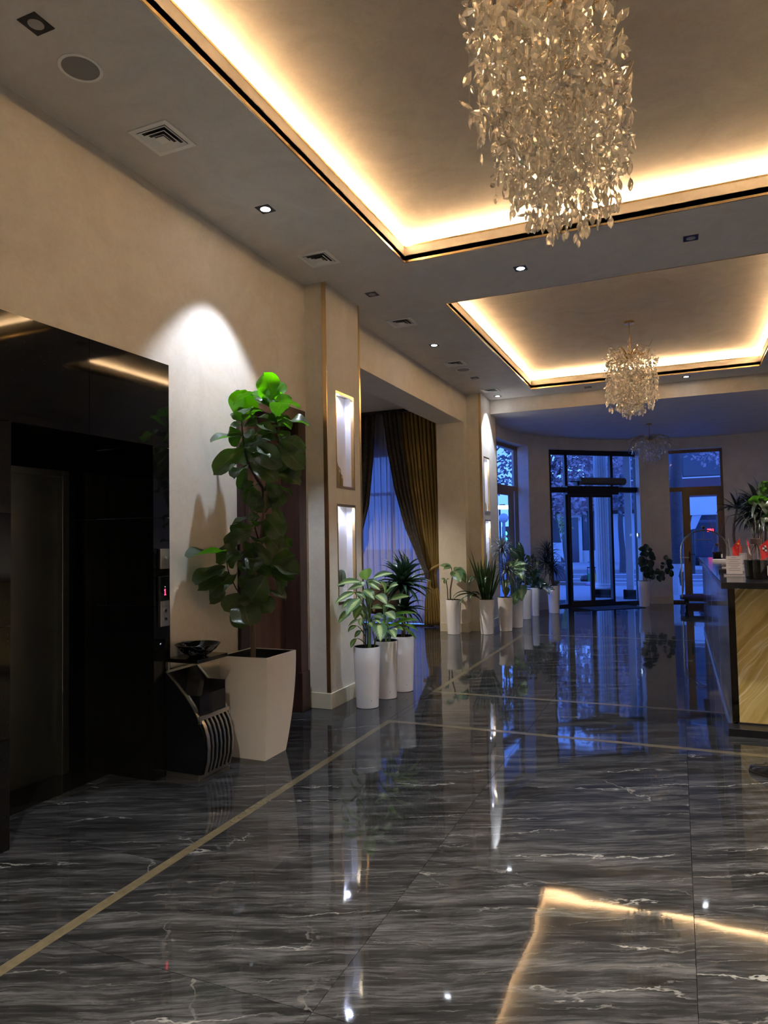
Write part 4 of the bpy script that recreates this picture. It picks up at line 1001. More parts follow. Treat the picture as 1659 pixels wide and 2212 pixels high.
c1 = img(*T4(1105, 400), Y=6.66); c2 = img(*T4(1135, 760), Y=6.66)
rosette(PC_, 'drac', c1, 84, .33, 84, -30, .85, stretch=-.05)
rosette(PC_, 'drac', c2, 40, .25, 75, -35, .85)
part('stem', MB().tube([(pC[0], pC[1], .5), (c1.x-.01, c1.y, .8), c1], [.012, .011, .010], 8).tube([(pC[0]+.02, pC[1], .5), c2], [.010, .009], 8), CANED, PC_, smooth=True)

# --- planters by the far pier
def at(px, py): return img(px, py, Z=0)
T5 = lambda x, y: g(x, y, 5.184, 930, 1100)
pD = (-3.42, 10.85); pE = (-2.90, 11.0); pF = (-2.70, 11.45); pG = (-2.62, 11.92); pH = (-2.72, 13.2); pI = (-2.68, 13.78); pJ = (-2.38, 14.38); pK = (-.72, 16.14)
PD = potted('dieffenbachia', 'sparse dieffenbachia with two bare stems in the round white planter nearest the mustard curtain', *pD)
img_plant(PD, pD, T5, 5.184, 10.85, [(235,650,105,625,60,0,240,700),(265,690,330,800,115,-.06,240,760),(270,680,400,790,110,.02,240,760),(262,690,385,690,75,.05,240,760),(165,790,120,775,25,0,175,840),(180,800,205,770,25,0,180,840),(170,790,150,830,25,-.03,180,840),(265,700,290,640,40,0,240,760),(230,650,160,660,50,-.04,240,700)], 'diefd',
 [([(222,1030,0),(222,900,0),(235,820,0),(250,720,0)], [.014,.013,.012,.010]), ([(195,1030,0),(190,900,0),(175,800,0)], [.010,.009,.007])], .52, CANED)
PE = potted('snake_plant', 'snake plant with upright sword leaves in a round white planter before the far pier', *pE)
for (bx, tx, ty, dd, Wd) in [(570,430,510,-.05,1),(580,455,460,-.02,1),(600,560,560,.03,1.1),(610,625,480,.05,1),(600,600,570,-.06,1.2),(620,650,560,.0,1.1),(630,695,560,.04,1.2),(640,735,540,-.03,1.1),(640,730,620,.06,1.2),(590,530,590,-.08,1.2),
      (650,790,745,-.05,.8),(655,770,690,.05,.8),(610,580,620,-.1,1.2),(625,670,600,-.1,1.3),(600,510,640,.06,1.2),(635,610,650,.1,1.3),(645,705,640,-.1,1.2),(585,480,640,.0,1),(620,600,500,.08,1),(660,760,800,-.08,.7)]:
    b = Vector((pE[0]+(bx-620)/5.184/135*.9, pE[1]+dd*.5, .52)); tp = img(*T5(tx, ty), Y=pE[1]+dd); d = tp-b
    leaf(PE, 'sans', b, d, d.length*1.02, CAMP-b, Wd*.60/d.length, R.uniform(-.6, .6))
for (bx, by, tx, ty, dd) in [(560,940,415,740,-.1),(540,1000,240,975,-.08),(530,990,300,1080,-.14),(520,960,245,1050,-.1),(545,960,415,1040,-.16),(560,900,470,800,-.1),(650,800,600,850,-.15)]:
    b = img(*T5(bx, by), Y=pE[1]+dd*.3); tp = img(*T5(tx, ty), Y=pE[1]+dd-.30); d = tp-b+Vector((0, 0, .12))
    leaf(PE, 'sansd', b, d, d.length*1.1, (0, 0, 1), .8)
PF = potted('dragon_tree', 'silvery spiky two-headed dragon tree in a round white planter before the far pier', *pF)
f1 = img(*T5(800, 470), Y=11.45); f2 = img(*T5(860, 700), Y=11.35)
rosette(PF, 'marg', f1, 90, .36, 80, -35); rosette(PF, 'marg', f2, 66, .34, 70, -50)
part('stem', MB().tube([(pF[0], pF[1], .5), f1], [.013, .011], 8).tube([(pF[0]+.02, pF[1]-.02, .5), f2], [.011, .009], 8), CANED, PF, smooth=True)
PG = potted('dieffenbachia', 'bright green dieffenbachia with drooping lower leaves between the silvery dragon tree and the dark plants', *pG)
img_plant(PG, pG, T5, 5.184, 11.86, [(930,640,975,560,45,0,930,800),(940,640,1060,600,60,-.05,930,800),(935,660,1075,670,75,-.05,930,800),(950,690,1040,780,90,-.1,930,820),(920,650,870,590,50,0,930,800),(910,640,880,640,40,.05,930,800),(930,700,1040,740,60,.05,930,820),
  (900,700,830,690,60,0,920,820),(960,660,1000,600,60,.06,930,800),(880,790,820,880,80,-.06,920,900)], 'dief', [([(930,980,0),(930,850,0),(930,700,0)], [.014,.012,.010])], .52)
img_plant(PG, pG, T5, 5.184, 11.84, [(1000,870,1020,1000,100,-.08,930,880),(980,930,940,1045,90,-.14,930,900),(850,870,840,960,70,-.06,920,880),(1010,850,1060,930,80,.02,930,860),(930,860,930,930,80,-.1,930,860)], 'diefd', [], .52) if 0 else None
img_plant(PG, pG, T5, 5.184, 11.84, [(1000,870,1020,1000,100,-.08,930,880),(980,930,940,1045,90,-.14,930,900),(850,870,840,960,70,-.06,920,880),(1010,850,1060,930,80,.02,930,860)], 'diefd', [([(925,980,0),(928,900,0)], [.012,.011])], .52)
PH = potted('rubber_plant', 'large dark upright leaves in the mostly hidden planter behind the bright green dieffenbachia', *pH)
for (tx, ty, dd) in ((985, 350, 0), (870, 380, .1), (940, 430, -.1), (1010, 480, .1), (900, 470, .15)):
    b = Vector((pH[0], pH[1], .95)); tp = img(*T5(tx, ty), Y=pH[1]+dd); d = tp-b; leaf(PH, 'rubber', b+d*.35, d, d.length*.65, CAMP-b, .5)
part('stem', MB().tube([(pH[0], pH[1], .5), (pH[0], pH[1], 1.15)], [.014, .010], 8), CANED, PH, smooth=True)
PI_ = potted('zamioculcas', 'dark zamioculcas with arching feathered stems in a round white planter in the bay', *pI)
stz = MB()
for (tx, ty, dd) in [(985,455,-.05),(1120,540,.0),(1185,590,.05),(1050,650,.05),(1205,720,-.1),(1335,905,-.2),(1010,800,-.1),(1245,830,-.15)]:
    b = Vector((pI[0], pI[1], .50)); tp = img(*T5(tx, ty), Y=pI[1]+dd); mid = (b+tp)/2+Vector((0, 0, .25 if ty < 800 else .18)); c = bez(b, mid, tp, 12)
    stz.tube(c, [.010-.0006*i for i in range(13)], 6)
    for i in range(3, 13):
        tn_ = (c[min(i+1, 12)]-c[i-1]).normalized(); sd = tn_.cross(Vector((.3, -1, .3))).normalized()
        for sg in (-1, 1): leaf(PI_, 'zz', c[i], sd*sg+tn_*.8, .105, (0, -1, .4), .72)
part('stem', stz, simple('dark_green_stalk', (.02, .045, .02), .35), PI_, smooth=True)
PJ = potted('dragon_tree', 'dark spiky dragon tree in the round white planter just left of the glass entrance doors', *pJ)
j1 = img(*T5(1310, 480), Y=14.38); j2 = img(*T5(1290, 600), Y=14.3); j3 = img(*T5(1360, 660), Y=14.4)
rosette(PJ, 'margd', j1, 60, .34, 80, -40); rosette(PJ, 'margd', j2, 60, .40, 70, -50); rosette(PJ, 'margd', j3, 50, .36, 60, -60)
part('stem', MB().tube([(pJ[0], pJ[1], .5), j1], [.014, .011], 8).tube([(pJ[0], pJ[1], .5), j2], [.011, .010], 8).tube([(pJ[0]+.02, pJ[1], .5), j3], .010, 8), CANED, PJ, smooth=True)
T7 = lambda x, y: g(x, y, 5.548, 1360, 1000)
PK = potted('rubber_plant', 'dark round-leaved rubber plant in the white planter right of the glass entrance doors', *pK)
stk = MB(); 
for pts in ([(205,1430),(195,1300),(200,1150),(205,1040)], [(235,1430),(290,1340),(380,1280),(430,1210),(445,1150)]):
    c = [img(*T7(*q_), Y=16.14) for q_ in pts]; stk.tube(c, .007, 6)
part('stem', stk, TWIG, PK, smooth=True)
for (x, y, a, s) in [(205,1050,100,75),(200,1050,165,85),(215,1050,20,60),(215,1090,0,75),(190,1090,190,70),(230,1110,-30,80),(180,1130,210,80),(200,1150,250,85),(230,1160,-60,85),(190,1180,200,80),(170,1200,220,60),(220,1200,-40,75),(200,1230,260,90),(230,1240,-70,80),(180,1250,230,70),(210,1290,265,90),(240,1300,-50,60),
      (430,1170,80,60),(440,1190,10,80),(440,1200,-30,70),(420,1210,170,40),(450,1240,-10,70),(430,1260,-60,80),(400,1270,120,50),(470,1290,-50,70),(400,1290,250,80),(370,1300,200,70),(350,1310,120,50),(350,1340,-80,80),(380,1350,-60,60),(310,1310,170,50),(300,1340,240,60),(270,1350,100,50),(270,1370,200,45),(200,1130,90,70),(490,1310,-70,60)]:
    b = img(*T7(x, y), Y=16.14+R.uniform(-.08, .08)); r_ = _r*math.cos(math.radians(a))+ZV*math.sin(math.radians(a)); L = s/5.548*17.5/FPX
    leaf(PK, 'rubber', b, r_+(CAMP-b).normalized()*R.uniform(-.3, .6), L, (CAMP-b).normalized()+ZV*.5, 1.1)

# --- tall plants at the right, behind the reception desk
def big_pot_plant(name, lab, x, y): 
    t = thing(name, lab, 'plant', (x, y, 0)); tall_pot(t, x, y, .60, .17, .12); return t
T8 = lambda x, y: g(x, y, 7.37, 1540, 1000)
YR = 14.3
b1 = img(*T8(345, 1250), Y=YR)
R1 = big_pot_plant('dragon_tree', 'tall dragon tree with a single long-leaved head and bare cane behind the reception desk', b1.x, YR)
h1 = img(*T8(385, 730), Y=YR)
part('stem', MB().tube([(b1.x, YR, .55), (b1.x+.01, YR, 1.0), img(*T8(330, 1150), Y=YR), img(*T8(335, 980), Y=YR), h1], [.028, .026, .024, .022, .02], 10), BARK, R1, smooth=True)
for (tx, ty, dd) in [(130,530,0),(75,640,-.1),(280,465,.1),(370,410,0),(565,455,0),(600,690,.05),(90,770,-.1),(200,810,-.15),(190,910,-.1),(290,990,-.15),(330,920,-.1),(590,800,-.05),(540,860,-.15),(450,960,-.1),(230,700,.2),(470,560,.2),(570,760,.1),(140,690,.2),(620,600,-.2),(420,520,-.1),(250,850,.1),(480,760,-.2),(160,1130,-.2),(640,1280,.0)]:
    tp = img(*T8(tx, ty), Y=YR+dd*2); d = tp-h1
    if d.z < 0: d2 = d+Vector((0, 0, -d.z*.9+.05))
    else: d2 = d
    leaf(R1, 'yucca', h1, d2, d.length*1.08, (0, 0, 1), 1.0 if d.length < .6 else .7, var=(0 if d.z > .1 else R.choice((2, 3))))
b2 = img(*T8(760, 1200), Y=12.9)
R2 = big_pot_plant('dracaena', 'bushy dark dracaena with drooping leaves behind the reception desk at the right edge', b2.x, 12.9)
for (cx_, cy_, n_, L_) in ((700, 620, 34, .42), (620, 800, 50, .40), (760, 760, 40, .42), (850, 900, 40, .42)):
    c = img(*T8(cx_, cy_), Y=12.9+R.uniform(-.1, .1)); rosette(R2, 'yucca', c, n_, L_, 85, -55, 1.25)
    part('stem', MB().tube([(b2.x, 12.9, .55), (b2.x+(c.x-b2.x)*.3, 12.9, .9), c], [.02, .018, .014], 8), BARK, R2, smooth=True)
b3 = img(1668, 1100, Y=11.6)
R3 = big_pot_plant('fiddle_leaf_fig', 'fiddle leaf fig with bright green leaves reaching in at the right edge behind the desk', b3.x+.12, 11.6)
part('trunk', MB().tube([(b3.x+.12, 11.6, .55), (b3.x+.1, 11.6, 1.5), (b3.x+.03, 11.6, 2.3)], [.02, .016, .010], 8), BARK, R3, smooth=True)
for (bx, by, tx, ty, W_) in [(860,480,790,310,1.3),(800,600,590,590,1),(860,560,800,720,1.2),(870,500,730,430,1.3),(900,420,850,330,1.2),(870,620,760,560,1),(900,650,850,800,1.2),(900,500,960,350,1.2),(920,700,1000,600,1.2),(900,800,820,930,1.1),(930,850,1000,950,1.2),(900,950,960,1100,1.2)]:
    b = img(*T8(bx, by), Y=11.6); tp = img(*T8(tx, ty), Y=11.5); leaf(R3, 'fig', b, tp-b, (tp-b).length*1.1, CAMP-b, W_)
# ------------------------------------------------------------ crystal chandeliers
def crystal_mesh(L, wd, th, seed):
    m = MB(); rows = []
    for z, k in ((-.28, .72), (.0, 1.0), (.26, .70)):
        rows.append([(wd*k*math.cos(2*math.pi*i/6+.26), th*k*math.sin(2*math.pi*i/6+.26), z*L) for i in range(6)])
    m.sheet(rows, close=True); n = len(m.v); m.v += [(0, 0, -.5*L), (0, 0, .5*L)]
    for i in range(6): m.f.append((n, (i+1) % 6, i)); m.f.append((n+1, 12+i, 12+(i+1) % 6))
    return m
CRM = [crystal_mesh(L, wd, th, i) for i, (L, wd, th) in enumerate(((.060, .0155, .007), (.050, .014, .0065), (.068, .0165, .007)))]
CRME = [c.mesh('crystal', CRYSTAL) for c in CRM]
def chandelier(lab, cx, cy, ax, ay, z0, z1, sag, nstr, canopy_z, canopy_r, step, nbranch, rod=True, nsingle=300, topspread=.8, ntop=40, s=1.0, dome=False):
    t = thing('chandelier', lab, 'chandelier', (cx, cy, z0), 'crystal chandeliers'); rr = random.Random(int(cy*10))
    part('canopy', MB().lathe([(canopy_r, .03), (canopy_r, .004), (canopy_r-.004, 0), (0, 0)], (cx, cy, canopy_z-.030), 32), BRASS, t, smooth=True)
    if rod: part('rod', MB().tube([(cx, cy, canopy_z-.03), (cx, cy, z1-.12)], .007, 10), BRASS, t, smooth=True)
    fr = MB(); zc = z1-.10
    if ay > ax*1.3:
        fr.tube([(cx, cy-ay*.8, zc), (cx, cy+ay*.8, zc)], .010, 8)
        for k in range(5): yy = cy-ay*.75+ay*1.5*k/4; fr.tube([(cx, yy, zc), (cx, yy, canopy_z-.0)], .004, 6)
    for k in range(nbranch):
        a = rr.uniform(0, 2*math.pi); y0_ = cy + (rr.uniform(-.8, .8)*ay if ay > ax*1.3 else 0)
        L = ax*rr.uniform(.7, 1.12); zz = zc+rr.uniform(-.14, .10); zt = zz+rr.uniform(-.04, .12)
        if dome: zt = zz-rr.uniform(.02, .10); zz = zc+.06
        p = [(cx, y0_, zc+rr.uniform(-.05, .03)), (cx+L*.4*math.cos(a), y0_+L*.4*math.sin(a), zz+.05), (cx+L*.75*math.cos(a+.15), y0_+L*.75*math.sin(a+.15), zz), (cx+L*math.cos(a), y0_+L*math.sin(a), zt)]
        part('branch', MB().tube(p, [.0045, .0038, .0032, .0022], 6), BRASS, t, smooth=True)
        c = len(CRM)
    part('frame', fr, BRASS, t, smooth=True) if fr.v else part('hub', MB().lathe([(0, -.05), (.03, -.045), (.045, 0), (.03, .04), (0, .05)], (cx, cy, zc), 16), BRASS, t, smooth=True)
    items = []; wires = MB()
    for k in range(nstr):
        u = math.sqrt((k+.5)/nstr)*(1 if rr.random() < .5 else rr.uniform(.75, 1)); a = k*2.39996+rr.uniform(-.2, .2)
        ca, sa = math.cos(a), math.sin(a)
        if ay > ax*1.3: ca = math.copysign(abs(ca)**.88, ca); sa = math.copysign(abs(sa)**.88, sa)
        x = cx+ax*u*ca; y = cy+ay*u*sa
        zb = z0+sag*u*u*rr.uniform(.75, 1.25)+rr.uniform(0, .10); zt = z1-.05-rr.uniform(0, .12)-(0.10*u*u if dome else 0)
        if zt-zb < .05: continue
        wires.tube([(x, y, zb), (x, y, zt)], .0005, 3, caps=False)
        z = zb; first = True
        while z < zt:
            if first: items.append((x, y, z, 0, 0, rr.random()*6.28)); first = False
            else: items.append((x+rr.uniform(-.022, .022), y+rr.uniform(-.022, .022), z, rr.gauss(0, .65), rr.gauss(0, .65), rr.random()*6.28))
            z += step*rr.uniform(.55, 1.45)
    for k in range(ntop):
        a = rr.uniform(0, 6.28); u = rr.uniform(.5, 1.08)
        items.append((cx+ax*u*math.cos(a), cy+ay*u*math.sin(a), z1-rr.uniform(.0, .22), rr.gauss(0, .9), rr.gauss(0, .9), rr.random()*6.28))
    part('wires', wires, simple('thin_wire', (.35, .33, .30), .4, 1), t, kind='stuff')
    items.sort(key=lambda p: (p[1]-.0)**2+p[0]**2+(p[2]-1.55)**2 + (0 if p[2] < z0+.6 else 1))
    big = MB()
    for i, (x, y, z, rx_, ry_, rz_) in enumerate(items):
        mt = Matrix.Translation((x, y, z)) @ Matrix.Rotation(rz_, 4, 'Z') @ Matrix.Rotation(rx_, 4, 'X') @ Matrix.Rotation(ry_, 4, 'Y') @ Matrix.Scale(s, 4)
        if i < nsingle:
            o = link('crystal', CRME[i % 3], t); wo = worigin(t); o.matrix_basis = Matrix.Translation(-wo) @ mt
        else:
            c = CRM[i % 3]; big.add([mt @ Vector(v) for v in c.v], c.f)
    if big.v: part('crystal_mass', big, CRYSTAL, t, kind='stuff', label='dense mass of clear leaf-shaped crystals')
    return len(items)
n1 = chandelier('long oblong crystal chandelier, by far the largest, under the near coffer', -.48, 3.27, .335, .93, 3.06, 4.02, .28, 155, ZU, .16, .058, 60, rod=False, ntop=120, s=1.1)
n2 = chandelier('round dense crystal chandelier on a brass rod in the middle coffer', -.48, 9.15, .33, .33, 3.03, 3.90, .20, 90, ZU, .062, .050, 44, ntop=60)
n3 = chandelier('small dim dome chandelier with bare brass branches in the dark entrance bay', -.45, 14.48, .42, .42, 2.98, 3.52, .22, 44, ZB, .055, .085, 46, dome=True, ntop=24, s=.95)
# ------------------------------------------------------------ reception desk
def mat_onyx():
    t = NT('honey_onyx'); p = t.pr(None, .22); P_ = t.pos()
    V = t.mapping(P_, (1, 1, 1), (0, math.radians(-38), 0))
    wn = t.n('TexNoise'); wn.inputs['Scale'].default_value = 1.4; wn.inputs['Detail'].default_value = 4; t.l(V, wn.inputs['Vector'])
    wv = t.n('VectorMath', operation='MULTIPLY_ADD'); t.l(wn.outputs['Color'], wv.inputs[0]); wv.inputs[1].default_value = (.22, 0, .1); t.l(V, wv.inputs[2])
    n = t.noise(t.mapping(wv.outputs[0], (7, 1, .55)), 1.6, 6, .6); n2 = t.noise(t.mapping(wv.outputs[0], (4, 1, .35)), 1.9, 3, .5)
    c = t.ramp(n, [(.30, (.30, .20, .045)), (.48, (.52, .39, .14)), (.60, (.60, .47, .20)), (.75, (.40, .29, .08))])
    a = t.math('ABSOLUTE', t.math('SUBTRACT', n2, .5)); c = t.mix(t.ramp(a, [(.0, (.9, .9, .9)), (.022, (0, 0, 0))]), c, (.72, .64, .42))
    t.l(c, p.inputs['Base Color']); return t.m
def mat_grey_marble():
    t = NT('grey_polished_marble'); p = t.pr(None, .09); n = t.noise(t.mapping(t.pos(), (1, .8, 3)), 1.8, 6, .6, .8)
    t.l(t.ramp(n, [(.3, (.13, .13, .13)), (.7, (.27, .27, .27))]), p.inputs['Base Color']); return t.m
ONYX = mat_onyx(); GREYM = mat_grey_marble()
COUNTER = simple('black_counter_stone', (.012, .012, .014), .10)
dk = thing('reception_desk', 'long reception desk with honey onyx front and grey marble side', 'desk', (1.9, 9.2, 0))
DX, DY0, DY1 = .35, 6.12, 12.35
part('carcass', MB().box(DX+.03, 3.55, DY0+.03, DY0+.6, .07, 1.12).box(DX+.03, 1.0, DY0+.6, DY1-.03, .07, 1.12), BLACKMETAL, dk)
for xa, xb in ((DX+.05, 1.035), (1.038, 1.75), (1.753, 2.5), (2.503, 3.55)): part('onyx_panel', MB().box(xa, xb, DY0, DY0+.028, .07, 1.128), ONYX, dk, bevel=.0015)
part('corner_strip', MB().box(DX, DX+.048, DY0+.004, DY0+.026, .07, 1.128), simple('dark_mirror', (.06, .05, .04), .06, 1), dk)
yy = DY0+.03
k = 0
while yy < DY1-.05:
    y2 = min(yy+1.55, DY1); part('seam_strip', MB().box(DX-.001, DX+.01, y2-.006, y2+.004, .055, 1.127), CHROME, dk) if y2 < DY1-.1 else None; part('marble_panel', MB().box(DX, DX+.028, yy+.002, y2-.002, .055, 1.128), GREYM, dk, bevel=.001); yy = y2
part('end_panel', MB().box(DX+.03, 1.0, DY1-.028, DY1, .07, 1.128), GREYM, dk)
part('plinth', MB().box(.31, 3.6, 5.95, 6.115, 0, .058).box(.39, 3.5, 6.115, 6.6, 0, .068), BLACKMETAL, dk, bevel=.002)
part('skirting', MB().box(DX-.012, DX+.01, 6.12, DY1, 0, .052), CHROME, dk)
ZT = 1.178
ct = MB(); ct.prism([(.295, 5.93), (3.6, 5.93), (3.6, 6.75), (1.02, 6.75), (1.02, 12.42), (.295, 12.42)], 1.128, ZT)
part('countertop', ct, COUNTER, dk, bevel=.004, label='polished black stone countertop')

def onc(px, py): return img(px, py, Z=ZT)
GLASSC = NT('clear_glass'); _g = GLASSC.n('BsdfGlass'); _g.inputs['IOR'].default_value = 1.3; _g.inputs['Roughness'].default_value = .0; GLASSC.l(_g.outputs[0], GLASSC.out.inputs[0]); GLASSC = mat_glass_thin('bottle_glass', (.96, .97, .98), .05)
LIQ = simple('black_oil', (.004, .004, .004), .06)
def diffuser(lab, x, y, r, h, nst, reach, seed, seen):
    t = thing('reed_diffuser', lab, 'diffuser', (x, y, ZT), None); rr = random.Random(seed)
    part('bottle', MB().lathe([(r*.86, 0), (r*.9, .004), (r, h*.50), (r*.97, h*.60), (r*.80, h*.74), (r*.5, h*.85), (r*.34, h*.88), (r*.34, h*.93)], (x, y, ZT), 32), GLASSC, t, smooth=True)
    part('liquid', MB().lathe([(r*.84, .004), (r*.88, .008), (r*.965, h*.48), (0, h*.48)], (x, y, ZT), 32), LIQ, t, smooth=True)
    part('collar', MB().lathe([(r*.40, 0), (r*.44, .003), (r*.44, h*.13), (r*.2, h*.135), (0, h*.12)], (x, y, ZT+h*.87), 24), simple('brown_collar', (.06, .03, .025), .5), t, smooth=True)
    part('label', MB().lathe([(r*.96, h*.10), (r*1.0, h*.38)], (x, y, ZT), 32, cap=False), simple('pale_label', (.45, .42, .38), .6), t) if 0 else part('label', MB().obox((x+r*.80, y-r*.64, ZT+h*.22), Vector((.62, .78, 0)), Vector((.78, -.62, 0)), ZV, r*.20, .001, h*.12), simple('pale_label', (.45, .42, .38), .6), t)
    for i in range(nst):
        a = rr.uniform(0, 6.28); d = Vector((math.cos(a)*rr.uniform(.15, .5), math.sin(a)*.35, 1)).normalized(); b = Vector((x, y, ZT+h*.92))
        part('reed', MB().tube([b-d*h*.3, b+d*reach*rr.uniform(.8, 1.1)], .0022 if r > .06 else .002, 5), simple('reed', (.06, .045, .035), .7), t)
pb_ = onc(1636, 1251); diffuser('large round reed diffuser with black oil at the front of the counter', pb_.x, pb_.y, .098, .33, 7, .26, 3, 1)
ps = onc(1550, 1208.2); ps.y = min(ps.y, 12.2); diffuser('small reed diffuser with black oil far down the counter', ps.x, ps.y, .072, .235, 6, .42, 5, 1)
PAPER = simple('printed_paper', (.46, .40, .38), .6); INK = simple('ink', (.16, .12, .115), .7); BROWNC = simple('mauve_board', (.20, .13, .125), .6)
def txt(body, size, loc, rot, mat, parent, ex=.0004, align='CENTER'):
    c = bpy.data.curves.new('lettering', 'FONT'); c.body = body; c.size = size; c.extrude = ex; c.align_x = align; c.resolution_u = 2
    o = bpy.data.objects.new('tmp', c); me = bpy.data.meshes.new_from_object(o); me.name = 'lettering'; me.materials.clear(); me.materials.append(mat); bpy.data.objects.remove(o)
    t = bpy.data.objects.new('lettering', me); COL.objects.link(t); t.parent = parent; t.location = Vector(loc)-worigin(parent); t.rotation_euler = rot; return t
# upright menu card
c = img(1587, 1240, Z=ZT); t = thing('paper_card', 'upright printed paper sheet on the counter left of the large diffuser', 'card', (c.x, c.y, ZT))
sh = part('sheet', MB().box(c.x-.068, c.x+.068, c.y, c.y+.003, ZT, ZT+.168), PAPER, t)
m = MB()
for i, (w0, w1) in enumerate(((-.02, .02), (-.05, .05), (-.04, .035), (-.055, .05), (-.05, .045), (-.03, .03), (-.055, .052), (-.05, .05))):
    z = ZT+.150-i*.017; m.box(c.x+w0, c.x+w1, c.y-.0006, c.y-.0001, z, z+.0035)
part('text_lines', m, INK, t)
c2 = img(1606, 1238, Z=ZT); t = thing('wifi_sign', 'narrow upright sign reading WI-FI between the paper sheet and the large diffuser', 'sign', (c2.x, c2.y, ZT))
part('board', MB().box(c2.x-.030, c2.x+.032, c2.y, c2.y+.004, ZT, ZT+.19), simple('sign_board', (.40, .35, .33), .5), t)
part('border', MB().box(c2.x-.024, c2.x+.024, c2.y-.001, c2.y-.0002, ZT+.18, ZT+.183).box(c2.x-.024, c2.x-.021, c2.y-.001, c2.y-.0002, ZT+.11, ZT+.18).box(c2.x+.021, c2.x+.024, c2.y-.001, c2.y-.0002, ZT+.11, ZT+.18).box(c2.x-.024, c2.x+.024, c2.y-.001, c2.y-.0002, ZT+.11, ZT+.113), INK, t)
m = MB(); m.add([(c2.x-.014, c2.y-.0006, ZT+.098), (c2.x+.014, c2.y-.0006, ZT+.098), (c2.x, c2.y-.0006, ZT+.080)], [(0, 1, 2)]); part('arrow', m, INK, t)
txt('WI-FI', .026, (c2.x, c2.y-.001, ZT+.048), (math.pi/2, 0, 0), INK, t)
part('foot_band', MB().box(c2.x-.030, c2.x+.032, c2.y-.001, c2.y-.0002, ZT, ZT+.022), BROWNC, t)
c3 = img(1607, 1226, Z=ZT); single('sign_board', MB().box(c3.x-.075, c3.x+.09, c3.y, c3.y+.006, ZT, ZT+.245), BROWNC, 'mauve brown standing board behind the paper sheet, below the little flags', 'sign', (c3.x, c3.y, ZT))
c4 = img(1590, 1243, Z=ZT); t = thing('folded_leaflets', 'flat pile of leaflets with black and white edges lying before the paper sheet', 'leaflets', (c4.x, c4.y, ZT))
for i, mm in enumerate((PAPER, INK, PAPER, BLACKPLASTIC)): part('leaflet', MB().box(c4.x-.10, c4.x+.13, c4.y-.10, c4.y-.02, ZT+i*.004, ZT+i*.004+.0036), mm, t)
c5 = img(1556, 1213.5, Z=ZT); single('display_plate', MB().box(c5.x-.09, c5.x+.20, c5.y, c5.y+.2, ZT, ZT+.03), simple('white_acrylic', (.5, .47, .45), .3), 'low white plate on the counter just before the small diffuser', 'plate', (c5.x, c5.y, ZT))
c6 = img(1567, 1229, Z=ZT); single('display_plate', MB().box(c6.x-.03, c6.x+.10, c6.y, c6.y+.12, ZT, ZT+.015), simple('white_acrylic2', (.5, .47, .45), .3), 'low white plate on the counter left of the paper sheet', 'plate', (c6.x, c6.y, ZT))
# little flags in one rack
YFL = 7.55
rk0 = img(1600, 1200, Y=YFL)
fs = thing('flag_rack', 'low dark rack holding the small table flags', 'rack', (rk0.x, YFL, ZT))
part('bar', MB().box(rk0.x-.20, rk0.x+.42, YFL-.02, YFL+.02, ZT, ZT+.03), BLACKPLASTIC, fs, bevel=.003)
def flagm(col, nm): return simple(nm, col, .6)
WH = flagm((.62, .58, .58), 'flag_white'); RD = flagm((.62, .018, .02), 'flag_red'); BL = flagm((.02, .05, .38), 'flag_blue'); GN = flagm((.02, .16, .06), 'flag_green'); YL = flagm((.75, .50, .05), 'flag_yellow')
def flag(lab, px, ptop, bands, W_=.10, Hh=.15, ang=35, extra=None, YFL=YFL):
    x = img(px, ptop, Y=YFL).x; zt = img(px, ptop, Y=YFL).z
    t = thing('table_flag', lab, 'flag', (x, YFL, ZT+.03), 'little table flags on the counter')
    part('pole', MB().tube([(x, YFL, ZT+.03), (x, YFL, zt)], .003, 6), simple('pole_chrome', (.7, .65, .6), .25, 1), t)
    a = math.radians(ang); du = Vector((-math.cos(a)*.9, .15, -math.sin(a)))if ang < 90 else Vector((math.cos(math.pi-a)*.9, .15, -math.sin(a))); dv = Vector((.12, 0, -1)).normalized()
    o = Vector((x, YFL-.004, zt-.008)); n = 8
    def pt(u, v): return o + du*u*W_ + dv*v*Hh*(1-.25*u) + Vector((0, -1, 0))*.010*math.sin(u*6+v*3)*u
    cl = None
    for (u0, u1, v0, v1, mm) in bands:
        m = MB(); m.sheet([[pt(u0+(u1-u0)*i/n, v0+(v1-v0)*j/n) for i in range(n+1)] for j in range(n+1)])
        oo = part('cloth' if cl is None else 'stripe', m, mm, t, smooth=True); cl = cl or oo
    if extra: extra(t, pt)
    return t
def stars(t, pt):
    m = MB()
    for (u, v, r) in ((.22, .22, .014), (.42, .10, .005), (.48, .20, .005), (.46, .32, .005), (.38, .40, .005)):
        c = pt(u, v)+Vector((0, -.002, 0)); vs = []
        for k in range(10): a = math.pi/2+k*math.pi/5; q_ = r if k % 2 == 0 else r*.4; vs.append(c+Vector((q_*math.cos(a), 0, q_*math.sin(a))))
        m.add([c]+vs, [(0, 1+k, 1+(k+1) % 10) for k in range(10)])
    part('stars', m, YL, t)
def fringe(t, pt):
    stars(t, pt); m = MB()
    for k in range(12): a = pt(1, k/11); m.tube([a, a+Vector((-.014, 0, -.006))], .0012, 4)
    part('fringe', m, WH, t)
def cross(t, pt):
    c = pt(.45, .42)+Vector((0, -.003, 0)); m = MB(); m.obox(c, Vector((1, 0, 0)), Vector((0, 1, 0)), ZV, .030, .0008, .010).obox(c, Vector((1, 0, 0)), Vector((0, 1, 0)), ZV, .010, .0008, .030)
    part('white_cross', m, WH, t)
flag('red table flag with yellow stars and a white fringe', 1597, 1160, [(0, 1, 0, 1, RD)], .125, .17, 52, fringe)
